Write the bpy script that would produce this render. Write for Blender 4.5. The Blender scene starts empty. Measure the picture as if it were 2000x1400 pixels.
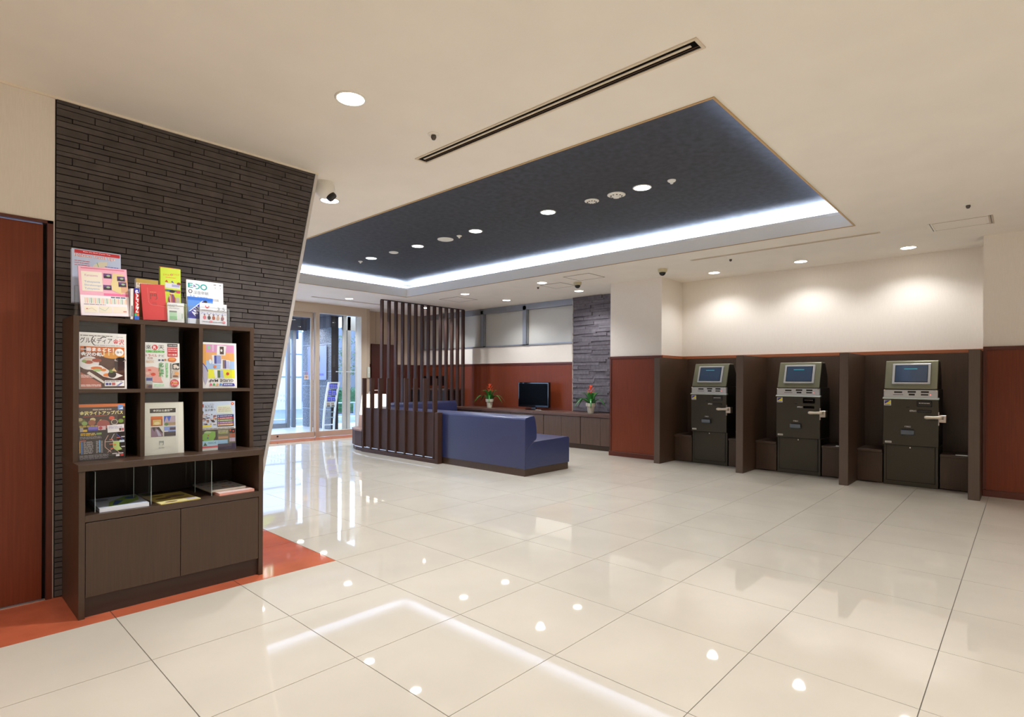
import bpy, bmesh, math, random
from mathutils import Vector, Matrix
random.seed(7)
SC = bpy.context.scene
COL = SC.collection
PI = math.pi

def lin1(c):
    c /= 255.0
    return c / 12.92 if c <= 0.04045 else ((c + 0.055) / 1.055) ** 2.4
def lin(rgb):
    if isinstance(rgb, str):
        rgb = tuple(int(rgb[i:i + 2], 16) for i in (0, 2, 4))
    return tuple(lin1(float(v)) for v in rgb)

# ------------------------------------------------------------------ camera
YAW, ROLL, CAMH = 0.752376, 0.004374, 1.18669
F = Vector((math.cos(YAW), math.sin(YAW), 0)); R = Vector((math.sin(YAW), -math.cos(YAW), 0)); U = Vector((0, 0, 1))
cr = math.cos(ROLL) * R + math.sin(ROLL) * U
cu_ = -math.sin(ROLL) * R + math.cos(ROLL) * U
cam = bpy.data.cameras.new('camera')
cam.sensor_width = 36; cam.lens = 1086.602 * 36 / 2000
cam.shift_x = (1000 - 987.014) / 2000; cam.shift_y = (739.916 - 700) / 2000
cam.clip_start = 0.05; cam.clip_end = 200
co = bpy.data.objects.new('camera', cam); COL.objects.link(co)
co.matrix_world = Matrix(((cr.x, cu_.x, -F.x, 0), (cr.y, cu_.y, -F.y, 0), (cr.z, cu_.z, -F.z, CAMH), (0, 0, 0, 1)))
SC.camera = co

# ------------------------------------------------------------------ world, exposure
SC.view_settings.view_transform = 'Standard'; SC.view_settings.look = 'None'
SC.view_settings.gamma = 1; SC.view_settings.use_curve_mapping = False
SC.view_settings.exposure = 0.0
w = bpy.data.worlds.new('sky'); SC.world = w; w.use_nodes = True
nt = w.node_tree; bg = nt.nodes['Background']
bg.inputs[0].default_value = (0.50, 0.68, 1.0, 1); bg.inputs[1].default_value = 7.0
try:
    SC.cycles.max_bounces = 12; SC.cycles.diffuse_bounces = 8; SC.cycles.glossy_bounces = 4
    SC.cycles.transparent_max_bounces = 12; SC.cycles.transmission_bounces = 6
    SC.cycles.sample_clamp_indirect = 6; SC.cycles.caustics_reflective = False; SC.cycles.caustics_refractive = False
    SC.cycles.use_denoising = True
except Exception: pass
SPOT_W = 108.0       # watts of each room downlight
H = 2.69            # ceiling height
HC = 2.938          # height of the dark ceiling inside the recess

# ------------------------------------------------------------------ materials
MATS = {}
def mat(name, rgb, rough=0.5, metal=0.0, var=0.0, scale=(1, 1, 1), nscale=5.0, bump=0.0, detail=3.0, spec=0.5,
        rnd=0.0, coat=0.0, emit=None, es=1.0, world=False):
    if name in MATS: return MATS[name]
    m = bpy.data.materials.new(name); m.use_nodes = True
    nt = m.node_tree; N = nt.nodes; L = nt.links
    b = N['Principled BSDF']; c = lin(rgb)
    b.inputs['Base Color'].default_value = (*c, 1)
    b.inputs['Roughness'].default_value = rough; b.inputs['Metallic'].default_value = metal
    b.inputs['Specular IOR Level'].default_value = spec
    if coat: b.inputs['Coat Weight'].default_value = coat; b.inputs['Coat Roughness'].default_value = 0.05
    if emit is not None:
        b.inputs['Emission Color'].default_value = (*lin(emit), 1); b.inputs['Emission Strength'].default_value = es
    out = None
    if var or bump:
        tc = N.new('ShaderNodeTexCoord'); mp = N.new('ShaderNodeMapping'); mp.inputs['Scale'].default_value = scale
        if world:
            ge = N.new('ShaderNodeNewGeometry'); L.new(ge.outputs['Position'], mp.inputs['Vector'])
        else: L.new(tc.outputs['Object'], mp.inputs['Vector'])
        no = N.new('ShaderNodeTexNoise'); no.inputs['Scale'].default_value = nscale; no.inputs['Detail'].default_value = detail
        L.new(mp.outputs[0], no.inputs['Vector'])
        if var:
            rp = N.new('ShaderNodeValToRGB')
            rp.color_ramp.elements[0].position = 0.3; rp.color_ramp.elements[1].position = 0.7
            rp.color_ramp.elements[0].color = (*[max(0, v * (1 - var)) for v in c], 1)
            rp.color_ramp.elements[1].color = (*[min(1, v * (1 + var)) for v in c], 1)
            L.new(no.outputs['Fac'], rp.inputs['Fac']); out = rp.outputs['Color']
            L.new(out, b.inputs['Base Color'])
        if bump:
            bp = N.new('ShaderNodeBump'); bp.inputs['Strength'].default_value = bump; bp.inputs['Distance'].default_value = 0.004
            L.new(no.outputs['Fac'], bp.inputs['Height']); L.new(bp.outputs[0], b.inputs['Normal'])
    if rnd:
        oi = N.new('ShaderNodeObjectInfo'); mr = N.new('ShaderNodeMapRange')
        mr.inputs['To Min'].default_value = 1 - rnd; mr.inputs['To Max'].default_value = 1 + rnd
        L.new(oi.outputs['Random'], mr.inputs['Value'])
        mx = N.new('ShaderNodeVectorMath'); mx.operation = 'SCALE'
        if out: L.new(out, mx.inputs[0])
        else: mx.inputs[0].default_value = c
        L.new(mr.outputs[0], mx.inputs['Scale']); L.new(mx.outputs[0], b.inputs['Base Color'])
    MATS[name] = m; return m

def glass_mat(name, tint=(0.96, 0.98, 0.98), ior=1.45, haze=0.0):
    if name in MATS: return MATS[name]
    m = bpy.data.materials.new(name); m.use_nodes = True
    nt = m.node_tree; N = nt.nodes; L = nt.links; N.clear()
    o = N.new('ShaderNodeOutputMaterial'); t = N.new('ShaderNodeBsdfTransparent'); g = N.new('ShaderNodeBsdfGlossy')
    t.inputs[0].default_value = (*tint, 1); g.inputs['Roughness'].default_value = 0.0
    f = N.new('ShaderNodeFresnel')
    ge = N.new('ShaderNodeNewGeometry'); mr = N.new('ShaderNodeMapRange'); mr.inputs['To Min'].default_value = ior; mr.inputs['To Max'].default_value = 1 / ior
    L.new(ge.outputs['Backfacing'], mr.inputs['Value']); L.new(mr.outputs[0], f.inputs[0])   # same reflectance from both sides of a thin sheet
    mx = N.new('ShaderNodeMixShader'); L.new(f.outputs[0], mx.inputs[0]); L.new(t.outputs[0], mx.inputs[1]); L.new(g.outputs[0], mx.inputs[2])
    src = mx.outputs[0]
    if haze:
        d = N.new('ShaderNodeBsdfDiffuse'); d.inputs[0].default_value = (0.8, 0.82, 0.82, 1)
        m2 = N.new('ShaderNodeMixShader'); m2.inputs[0].default_value = haze
        L.new(src, m2.inputs[1]); L.new(d.outputs[0], m2.inputs[2]); src = m2.outputs[0]
    L.new(src, o.inputs[0]); MATS[name] = m; return m

def emis(name, rgb, s):
    if name in MATS: return MATS[name]
    m = bpy.data.materials.new(name); m.use_nodes = True
    nt = m.node_tree; nt.nodes.clear()
    o = nt.nodes.new('ShaderNodeOutputMaterial'); e = nt.nodes.new('ShaderNodeEmission')
    e.inputs[0].default_value = (*lin(rgb), 1); e.inputs[1].default_value = s
    nt.links.new(e.outputs[0], o.inputs[0]); MATS[name] = m; return m

def print_mat():
    m = bpy.data.materials.new('printed_paper'); m.use_nodes = True
    b = m.node_tree.nodes['Principled BSDF']; a = m.node_tree.nodes.new('ShaderNodeAttribute'); a.attribute_name = 'ink'
    m.node_tree.links.new(a.outputs['Color'], b.inputs['Base Color']); b.inputs['Roughness'].default_value = 0.35
    return m
PRINT = print_mat()

M_ceil = mat('ceiling_paint', (238, 232, 223), 0.9, var=0.02, nscale=3, spec=0.2)
M_wall = mat('cream_wallpaper', (230, 222, 211), 0.85, var=0.03, scale=(60, 60, 3), nscale=6, spec=0.2)
M_dark = mat('dark_coffer_paper', (58, 60, 66), 0.7, var=0.28, nscale=18, detail=6, spec=0.3)
M_red = mat('red_brown_veneer', (114, 50, 25), 0.45, var=0.13, scale=(30, 30, 0.8), nscale=4, detail=5, spec=.35)
M_redD = mat('red_brown_moulding', (88, 38, 24), 0.4, var=0.08, scale=(20, 20, 2), nscale=4)
M_br = mat('dark_brown_veneer', (67, 48, 34), 0.42, var=0.16, scale=(45, 45, 0.9), nscale=5, detail=6)
M_brh = mat('dark_brown_veneer_flat', (68, 50, 38), 0.38, var=0.12, scale=(8, 45, 45), nscale=5, detail=6)
M_slat = mat('chocolate_slat_veneer', (68, 45, 36), 0.48, var=0.12, scale=(40, 40, 1), nscale=5, detail=4, spec=.2)
M_cnt = mat('walnut_veneer', (86, 66, 55), 0.42, var=0.2, scale=(18, 18, 0.6), nscale=5, detail=6)
M_cnth = mat('walnut_top', (92, 66, 56), 0.35, var=0.15, scale=(20, 1, 20), nscale=5, detail=5)
M_gap = mat('shadow_gap_black', (12, 10, 9), 0.9)
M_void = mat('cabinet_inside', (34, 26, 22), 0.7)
M_stone = mat('split_stone', (80, 73, 70), 0.8, var=0.18, nscale=14, bump=0.6, detail=6, spec=0.35, rnd=0.12)
M_stoneb = mat('stone_backing', (22, 20, 20), 0.95)
M_stone2 = mat('grey_split_stone', (98, 92, 98), 0.75, var=0.2, nscale=22, bump=0.8, detail=6, spec=0.4, rnd=0.2)
M_tile = mat('polished_cream_tile', (203, 195, 180), 0.03, var=0.045, nscale=2.2, detail=5, spec=0.62, rnd=0.012, world=True)
M_tred = mat('polished_terracotta_tile', (186, 96, 66), 0.05, var=0.16, nscale=5, detail=8, spec=0.5, rnd=0.02, world=True)
M_grout = mat('grey_grout', (120, 114, 104), 0.9)
M_white = mat('white_plastic', (232, 229, 220), 0.4)
M_whitep = mat('white_paint_metal', (236, 238, 240), 0.35)
M_alu = mat('brushed_aluminium', (178, 172, 164), 0.33, 0.75)
M_bronze = mat('champagne_frame', (206, 190, 170), 0.4, 0.2)
M_chrome = mat('chrome', (225, 222, 215), 0.12, 1.0)
M_steel = mat('satin_steel', (196, 186, 176), 0.3, 0.8)
M_blk = mat('black_plastic', (12, 12, 13), 0.3)
M_blkg = mat('gloss_black', (5, 5, 7), 0.06, spec=0.6)
M_sofa = mat('navy_vinyl', (40, 47, 86), 0.3, var=0.04, nscale=60, bump=0.02, spec=0.75)
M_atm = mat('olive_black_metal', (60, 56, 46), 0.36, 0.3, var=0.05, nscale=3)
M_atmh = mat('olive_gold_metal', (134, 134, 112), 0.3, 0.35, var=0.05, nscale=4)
M_silv = mat('silver_panel', (196, 198, 202), 0.35, 0.35)
M_gl = glass_mat('clear_glass')
M_acr = glass_mat('clear_acrylic', (0.985, 0.99, 0.99), 1.45, 0.012)
M_acre = mat('acrylic_edge', (150, 165, 165), 0.2)
M_frost = mat('frosted_pane', (196, 194, 186), 0.35, var=0.03, nscale=1)
M_disc = emis('lamp_disc', (255, 250, 240), 26.0)
M_discc = emis('coffer_lamp_disc', (240, 248, 255), 22.0)
M_led = emis('cove_led', (212, 228, 255), 240.0)

# ------------------------------------------------------------------ mesh helpers
WL = {}
def wl(o): return WL.get(o.name, Vector((0, 0, 0)))
def tag(o, label=None, cat=None, group=None, kind=None):
    if label: o['label'] = label
    if cat: o['category'] = cat
    if group: o['group'] = group
    if kind: o['kind'] = kind
    return o
def thing(name, label, cat, loc=(0, 0, 0), group=None, rot=(0, 0, 0)):
    o = bpy.data.objects.new(name, None); COL.objects.link(o); o.location = loc; o.rotation_euler = rot
    o.empty_display_size = 0.1; WL[o.name] = Vector(loc)
    return tag(o, label, cat, group)

class B:
    """collects shapes for ONE mesh object; world coordinates unless built with local=True"""
    def __init__(s): s.v = []; s.f = []; s.m = []
    def add(s, vs, fs, m=0):
        n = len(s.v); s.v += [tuple(v) for v in vs]; s.f += [tuple(n + i for i in f) for f in fs]; s.m += [m] * len(fs); return s
    def box(s, x0, x1, y0, y1, z0, z1, m=0):
        vs = [(x0, y0, z0), (x1, y0, z0), (x1, y1, z0), (x0, y1, z0), (x0, y0, z1), (x1, y0, z1), (x1, y1, z1), (x0, y1, z1)]
        return s.add(vs, [(0, 3, 2, 1), (4, 5, 6, 7), (0, 1, 5, 4), (1, 2, 6, 5), (2, 3, 7, 6), (3, 0, 4, 7)], m)
    def lathe(s, c, prof, n=20, m=0, ax='z', cap=True):
        vs = []
        for r, h in prof:
            for k in range(n):
                a = 2 * PI * k / n; x, y = r * math.cos(a), r * math.sin(a)
                p = (x, y, h) if ax == 'z' else ((h, x, y) if ax == 'x' else (x, h, y))
                vs.append((c[0] + p[0], c[1] + p[1], c[2] + p[2]))
        fs = []
        for i in range(len(prof) - 1):
            for k in range(n): a, b = i * n + k, i * n + (k + 1) % n; fs.append((a, b, b + n, a + n))
        if cap: fs.append(tuple(range(n - 1, -1, -1))); fs.append(tuple(range((len(prof) - 1) * n, len(prof) * n)))
        return s.add(vs, fs, m)
    def prism(s, poly, ax, a0, a1, m=0):
        n = len(poly)
        def P(p, a): return (a, p[0], p[1]) if ax == 'x' else ((p[0], a, p[1]) if ax == 'y' else (p[0], p[1], a))
        vs = [P(p, a0) for p in poly] + [P(p, a1) for p in poly]
        fs = [tuple(range(n - 1, -1, -1)), tuple(range(n, 2 * n))] + [(i, (i + 1) % n, n + (i + 1) % n, n + i) for i in range(n)]
        return s.add(vs, fs, m)
    def tube(s, path, rad, n=6, m=0, flat=1.0):
        vs = []; path = [Vector(p) for p in path]
        for i, p in enumerate(path):
            t = (path[min(i + 1, len(path) - 1)] - path[max(i - 1, 0)]).normalized()
            u = t.cross(Vector((0, 0, 1)))
            if u.length < 1e-3: u = Vector((1, 0, 0))
            u.normalize(); v = u.cross(t); r = rad[i] if isinstance(rad, (list, tuple)) else rad
            for k in range(n): a = 2 * PI * k / n; vs.append(p + u * r * math.cos(a) + v * r * flat * math.sin(a))
        fs = [(i * n + k, i * n + (k + 1) % n, (i + 1) * n + (k + 1) % n, (i + 1) * n + k) for i in range(len(path) - 1) for k in range(n)]
        fs += [tuple(range(n - 1, -1, -1)), tuple(range((len(path) - 1) * n, len(path) * n))]
        return s.add(vs, fs, m)
    def build(s, name, mats, parent=None, bevel=0.0, seg=1, smooth=False, local=False, recalc=True):
        off = Vector((0, 0, 0)) if (parent is None or local) else wl(parent)
        me = bpy.data.meshes.new(name)
        me.from_pydata([tuple(Vector(v) - off) for v in s.v], [], s.f)
        for k, p in enumerate(me.polygons): p.material_index = s.m[k]
        if recalc or bevel:
            bm = bmesh.new(); bm.from_mesh(me)
            bmesh.ops.recalc_face_normals(bm, faces=bm.faces)
            if bevel:
                ed = [e for e in bm.edges if len(e.link_faces) == 2 and e.calc_face_angle(0) > 0.5]
                bmesh.ops.bevel(bm, geom=ed, offset=bevel, segments=seg, affect='EDGES', profile=0.5, clamp_overlap=True)
            bm.to_mesh(me); bm.free()
        for m in (mats if isinstance(mats, (list, tuple)) else [mats]): me.materials.append(m)
        if smooth:
            for p in me.polygons: p.use_smooth = True
        o = bpy.data.objects.new(name, me); COL.objects.link(o)
        if parent is not None: o.parent = parent; WL[o.name] = wl(parent)
        return o
def box(name, x0, x1, y0, y1, z0, z1, m, parent=None, bevel=0.0, **k):
    return B().box(x0, x1, y0, y1, z0, z1).build(name, m, parent, bevel, **k)
def struct(o): o['kind'] = 'structure'; return o
def copy_tree(o, parent=None):
    c = o.copy(); COL.objects.link(c); c.parent = parent
    for ch in [x for x in o.children]: copy_tree(ch, c)
    return c

# ---- printed artwork: flat polygons and lettering with one colour each
_tx = {}
def text_geo(s, bold=0.0):
    if (s, bold) in _tx: return _tx[(s, bold)]
    cu = bpy.data.curves.new('lettering', 'FONT'); cu.body = s; cu.offset = bold; cu.resolution_u = 2; cu.fill_mode = 'FRONT'
    o = bpy.data.objects.new('lettering', cu); COL.objects.link(o)
    dg = bpy.context.evaluated_depsgraph_get(); me = bpy.data.meshes.new_from_object(o.evaluated_get(dg))
    vs = [(v.co.x, v.co.y) for v in me.vertices]; fs = [tuple(p.vertices) for p in me.polygons]
    bpy.data.objects.remove(o); bpy.data.meshes.remove(me); bpy.data.curves.remove(cu)
    if not vs: vs = [(0, 0), (1, 0), (1, 1)]; fs = []
    x0 = min(v[0] for v in vs); x1 = max(v[0] for v in vs); y0 = min(v[1] for v in vs); y1 = max(v[1] for v in vs)
    r = ([((x - x0) / max(1e-6, x1 - x0), (y - y0) / max(1e-6, y1 - y0)) for x, y in vs], fs, (x1 - x0) / max(1e-6, y1 - y0))
    _tx[(s, bold)] = r; return r
class Art:
    """u right, v up, both in 0..1 of a w x h sheet"""
    def __init__(s, w, h): s.w, s.h = w, h; s.v = []; s.f = []; s.c = []; s.k = 0
    def _add(s, pts, fs, col):
        s.k += 1; d = 0.00012 * s.k; n = len(s.v)
        s.v += [(x * s.w, -d, y * s.h) for x, y in pts]; c = (*lin(col), 1)
        for f in fs: s.f.append(tuple(n + i for i in f)); s.c.append(c)
        return s
    def poly(s, pts, col): return s._add(pts, [tuple(range(len(pts)))], col)
    def rect(s, x0, y0, x1, y1, col): return s.poly([(x0, y0), (x1, y0), (x1, y1), (x0, y1)], col)
    def ell(s, cx, cy, rx, ry, col, n=18):
        return s.poly([(cx + rx * math.cos(2 * PI * k / n), cy + ry * math.sin(2 * PI * k / n)) for k in range(n)], col)
    def ring(s, cx, cy, rx, ry, t, col, a0=0, a1=360, n=24):
        A = [math.radians(a0 + (a1 - a0) * k / n) for k in range(n + 1)]
        pts = [(cx + rx * math.cos(a), cy + ry * math.sin(a)) for a in A] + [(cx + (rx - t) * math.cos(a), cy + (ry - t * s.w / s.h) * math.sin(a)) for a in A]
        return s._add(pts, [(k, k + 1, n + 2 + k, n + 1 + k) for k in range(n)], col)
    def line(s, pts, t, col):
        for (a, b), (c, d) in zip(pts, pts[1:]):
            dx, dy = (c - a) * s.w, (d - b) * s.h; l = math.hypot(dx, dy) or 1; nx, ny = -dy / l * t / 2 / s.w * s.w, dx / l * t / 2
            s.poly([(a + nx / s.w * s.w, b + ny / s.h * s.w), (a - nx, b - ny / s.h * s.w), (c - nx, d - ny / s.h * s.w), (c + nx, d + ny / s.h * s.w)], col); s.k -= 1
        s.k += 1; return s
    def text(s, st, x0, y0, x1, y1, col, bold=0.0, rot=0, flip=False, mirror=False):
        g, fs, asp = text_geo(st, bold); pts = []
        for u, v in g:
            if flip: u, v = 1 - u, 1 - v
            if mirror: u = 1 - u
            x, y = x0 + u * (x1 - x0), y0 + v * (y1 - y0)
            if rot:
                cx, cy = (x0 + x1) / 2, (y0 + y1) / 2; a = math.radians(rot); dx, dy = (x - cx) * s.w, (y - cy) * s.h
                x, y = cx + (dx * math.cos(a) - dy * math.sin(a)) / s.w, cy + (dx * math.sin(a) + dy * math.cos(a)) / s.h
            pts.append((x, y))
        return s._add(pts, fs, col)
    def vtext(s, st, xc, ytop, size, col, bold=0.0, gap=1.12):
        for i, ch in enumerate(st):
            hh = size * s.w / s.h; y1 = ytop - i * hh * gap
            s.text(ch, xc - size / 2, y1 - hh, xc + size / 2, y1, col, bold); s.k -= 1
        s.k += 1; return s
    def lines(s, x0, y0, x1, y1, n, col, fill=0.45, seed=1):
        r = random.Random(seed); h = (y1 - y0) / n
        for i in range(n):
            x = x0; yb = y1 - (i + 1) * h + h * (1 - fill) / 2
            while x < x1 - 0.01:
                l = min(r.uniform(0.03, 0.12), x1 - x); s.rect(x, yb, x + l, yb + h * fill, col); s.k -= 1; x += l + 0.012
        s.k += 1; return s
    def build(s, parent, name='cover_print', loc=(0, 0, 0)):
        me = bpy.data.meshes.new(name); me.from_pydata(s.v, [], s.f)
        at = me.color_attributes.new('ink', 'FLOAT_COLOR', 'CORNER'); i = 0
        for p, c in zip(me.polygons, s.c):
            for _ in p.vertices: at.data[i].color = c; i += 1
        me.materials.append(PRINT)
        o = bpy.data.objects.new(name, me); COL.objects.link(o); o.parent = parent; o.location = loc; WL[o.name] = wl(parent)
        return o

def project(x, y, z):
    d = Vector((x, y, z - CAMH)); a = d.dot(F)
    if a < 0.05: return None
    return 987 + 1086.6 * d.dot(R) / a, 740 - 1086.6 * d.z / a, a

# ================================================================== FLOOR
floor = struct(box('floor', -3.0, 9.0, -3.0, 10.40, -0.12, -0.004, M_grout))
X0, Y0, T = 0.0940, 3.2770, 0.6
def tile_mesh(name, m):
    me = B().box(0.0018, T - 0.0018, 0.0018, T - 0.0018, -0.0039, 0.0).build(name, m, None); d = me.data
    bpy.data.objects.remove(me); return d
tm_c, tm_r = tile_mesh('cream_tile', M_tile), tile_mesh('terracotta_tile', M_tred)
cand = []
for i in range(-6, 15):
    for j in range(-12, 12):
        x, y = X0 + i * T, Y0 + j * T
        if x > 8.2: continue
        y1 = y + T
        red = (y > 3.2 and x < 1.85) or y > 9.6
        p = [project(x + a * T, y + b * T, 0) for a in (0, .5, 1) for b in (0, .5, 1)]
        vis = any(q and -60 < q[0] < 2060 and q[1] < 1460 for q in p)
        if y > 3.9 and x < 1.2: vis = False
        dist = math.hypot(x + .3, y + .3)
        cand.append((0 if vis else 1, dist, x, y, red))
cand.sort()
rest = [B(), B()]
for n, (v, d, x, y, red) in enumerate(cand):
    if y + T > 10.4:
        rest[1].box(x + .0018, x + T - .0018, y + .0018, 10.395, -.0039, 0); continue
    if v == 0 and n < 290:
        o = bpy.data.objects.new('floor_tile', tm_r if red else tm_c); COL.objects.link(o); o.location = (x, y, 0); o.parent = floor
    else: rest[1 if red else 0].box(x + .0018, x + T - .0018, y + .0018, y + T - .0018, -.0039, 0)
tag(rest[0].build('floor_tiles_outlying', M_tile, floor), kind='stuff')
tag(rest[1].build('floor_tiles_terracotta', M_tred, floor), kind='stuff')

# ================================================================== CEILING with coffer
CX0, CX1, CY0, CY1 = 2.917, 6.244, 1.225, 8.355
ce = B()
q = .03
ce.box(-3, CX0 - q, -3, 10.9, H, H + .08).box(CX1 + q, 9, -3, 10.9, H, H + .08).box(CX0 - q, CX1 + q, -3, CY0 - q, H, H + .08).box(CX0 - q, CX1 + q, CY1 + q, 10.9, H, H + .08)
struct(ce.build('ceiling', M_ceil))
struct(box('ceiling_recess', CX0 - .3, CX1 + .3, CY0 - .3, CY1 + .3, HC, HC + .05, M_dark))
rc = B(); e = .27
rc.box(CX0 - e, CX0 - e + .02, CY0 - e, CY1 + e, H + .08, HC).box(CX1 + e - .02, CX1 + e, CY0 - e, CY1 + e, H + .08, HC)
rc.box(CX0 - e, CX1 + e, CY0 - e, CY0 - e + .02, H + .08, HC).box(CX0 - e, CX1 + e, CY1 + e - .02, CY1 + e, H + .08, HC)
struct(rc.build('trim_1', M_whitep))
M_fas = mat('recess_fascia_paint', (232, 228, 218), 0.6)
fa = B(); t = .03; zt = 2.85
for (a, b, c, d) in ((CX0 - t, CX0, CY0 - t, CY1 + t), (CX1, CX1 + t, CY0 - t, CY1 + t), (CX0, CX1, CY0 - t, CY0), (CX0, CX1, CY1, CY1 + t)):
    fa.box(a, b, c, d, H, zt)
struct(fa.build('trim_2', M_fas))
fb = B()   # slim bead along the fascia and the tan lip at its foot
fb.box(CX1 - .008, CX1 + .001, CY0, CY1, zt - .035, zt - .003).box(CX0, CX1, CY1 - .008, CY1 + .001, zt - .035, zt - .003)
fb.box(CX0 - .001, CX0 + .008, CY0, CY1, zt - .035, zt - .003).box(CX0, CX1, CY0 - .001, CY0 + .008, zt - .035, zt - .003)
struct(fb.build('trim_3', M_fas))
M_lip = mat('tan_edge_bead', (190, 158, 112), 0.5)
lp = B(); g = .012
lp.box(CX0 - g, CX0, CY0 - g, CY1 + g, H - .006, H + .001).box(CX1, CX1 + g, CY0 - g, CY1 + g, H - .006, H + .001)
lp.box(CX0, CX1, CY0 - g, CY0, H - .006, H + .001).box(CX0, CX1, CY1, CY1 + g, H - .006, H + .001)
struct(lp.build('trim_4', [M_lip]))
for nm, (a, b, c, d) in {'far side of the dark ceiling recess, above the lounge': (CX1 + .09, CX1 + .13, CY0, CY1),
                         'near long side of the dark ceiling recess': (CX0 - .13, CX0 - .09, CY0, CY1),
                         'entrance end of the dark ceiling recess': (CX0, CX1, CY1 + .09, CY1 + .13),
                         'short right end of the dark ceiling recess': (CX0, CX1, CY0 - .13, CY0 - .09)}.items():
    tag(box('cove_light', a, b, c, d, 2.805, 2.83, M_led), 'cool white light strip, ' + nm, 'light', 'cove lights')

# ------------------------------------------------------------------ downlights
def downlight(x, y, z, label, group, disc, power, col=(.95, .965, 1.0), cone=136, blend=.6):
    t = thing('downlight', label, 'ceiling light', (x, y, z), group)
    pr = [(.084, 0.0), (.084, -.004), (.073, -.006), (.070, -.001)]
    B().lathe((x, y, z), pr, 28, cap=False).build('trim_ring', M_white, t, smooth=True)
    B().lathe((x, y, z - .0035), [(.0715, 0), (.0715, .002)], 24).build('lens', disc, t)
    l = bpy.data.lights.new('downlight_beam', 'SPOT'); l.energy = power; l.color = col; l.spot_size = math.radians(cone); l.spot_blend = blend
    l.shadow_soft_size = .06
    lo = bpy.data.objects.new('downlight_beam', l); COL.objects.link(lo); lo.parent = t; lo.location = (0, 0, -.02)
    return t
G1 = 'recessed downlights in the cream ceiling'
room = [(1.61, 2.654, 'nearest the camera beside the long slot diffuser'), (2.414, 4.302, 'half hidden behind the white ceiling camera'),
        (7.69, 3.198, 'over the first ticket machine from the pillar'), (7.69, 2.087, 'over the middle ticket machine'), (7.69, .975, 'over the ticket machine nearest the camera'),
        (7.76, 5.559, 'in front of the narrow stone panel'), (6.72, 5.516, 'beside the access hatch nearer the pillar'),
        (6.71, 7.271, 'beside the access hatch near the slat screen'), (7.76, 7.243, 'above the television wall windows'),
        (5.647, 9.332, 'near the glass entrance doors'), (7.478, 9.303, 'seen through the top of the tall slat screen')]
for x, y, s in room:
    downlight(x, y, H, 'round white downlight in the cream ceiling, ' + s, G1, M_disc, SPOT_W * (.35 if x > 7.6 and y < 3.5 else .62 if x > 7.6 else 1.5 if x < 2 else 1.0))
for (x, y), s in zip([(1.6, .2), (1.6, -2.0), (4.6, -.6), (7.69, -1.2), (-.9, 2.654), (-.9, .2), (-1, -2.0), (4.6, -2.4), (4.0, 9.332)],
        ('above the camera', 'behind the camera', 'short of the dark recess', 'by the right wall short of the booths', 'in front of the red brown door', 'left of the camera', 'far behind the camera to the left', 'well short of the dark recess', 'above the sliding door')):
    downlight(x, y, H, 'round white downlight outside the view, ' + s, G1, M_disc, SPOT_W)
for (x, y), s in zip([(4.553, 2.563), (4.56, 3.666), (4.567, 4.768), (4.574, 5.879), (4.577, 6.972)],
                     ('first from the camera, between two small detectors', 'second from the camera', 'third and middle one of the row', 'fourth from the camera', 'last of the row, nearest the entrance')):
    downlight(x, y, HC, 'round downlight in the dark ceiling recess, ' + s, 'downlights in the dark recess', M_discc, SPOT_W * 1.0, (.93, .96, 1.0), 115, .6)

# ------------------------------------------------------------------ ceiling fittings
def sprinkler(x, y, z, label):
    t = thing('sprinkler_head', label, 'sprinkler', (x, y, z), 'small sprinkler heads and sensors')
    B().lathe((x, y, z), [(.036, 0), (.036, -.004), (.028, -.008)], 18).build('cover_plate', M_white, t)
    B().lathe((x, y, z), [(.015, -.006), (.017, -.02), (.010, -.034), (.004, -.036)], 14).build('nozzle', mat('dull_metal', (90, 82, 76), .4, .6), t)
sprinkler(2.193, 2.666, H, 'small dark sprinkler nozzle beside the near end of the long slot diffuser')
sprinkler(6.146, .365, H, 'small sprinkler nozzle next to the rectangular air unit cover')
sprinkler(6.939, 2.679, H, 'small dark sprinkler nozzle beside the thin slot above the ticket machines')
sprinkler(6.978, 5.81, H, 'small sprinkler nozzle between the lounge downlights and hatch')
def detector(x, y, label, r=.065, cone=True, vents=False):
    t = thing('ceiling_detector', label, 'detector', (x, y, HC), 'detectors in the dark recess')
    B().lathe((x, y, HC), [(r, 0), (r, -.006), (r * .8, -.013), (r * .5, -.016)], 24).build('housing', M_white, t, smooth=False)
    if cone:
        B().lathe((x, y, HC), [(r * .45, -.014), (r * .35, -.03), (r * .1, -.034)], 16).build('sensor', M_white, t)
    if vents:
        b = B()
        for k in range(10):
            a = 2 * PI * k / 10; cx, cy = x + r * .62 * math.cos(a), y + r * .62 * math.sin(a); b.box(cx - .006, cx + .006, cy - .006, cy + .006, HC - .018, HC - .012)
        tag(b.build('vent_slots', M_blk, t), kind='stuff')
detector(4.562, 2.279, 'tiny white conical sensor closest to the camera in the dark recess', .036)
detector(4.564, 2.841, 'white smoke detector with dark slots beside the first recess downlight', .085, True, True)
detector(4.559, 3.116, 'white round emergency light between the first two recess downlights', .07, False, True)
detector(4.58, 5.07, 'tiny white sensor beside the large white speaker disc', .032)
detector(4.581, 5.329, 'large flat white speaker disc in the dark recess', .10, False)
detector(4.573, 6.413, 'flat white disc between the last two recess downlights', .065, False)
detector(4.589, 7.275, 'tiny white sensor at the entrance end of the dark recess', .032)

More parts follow.
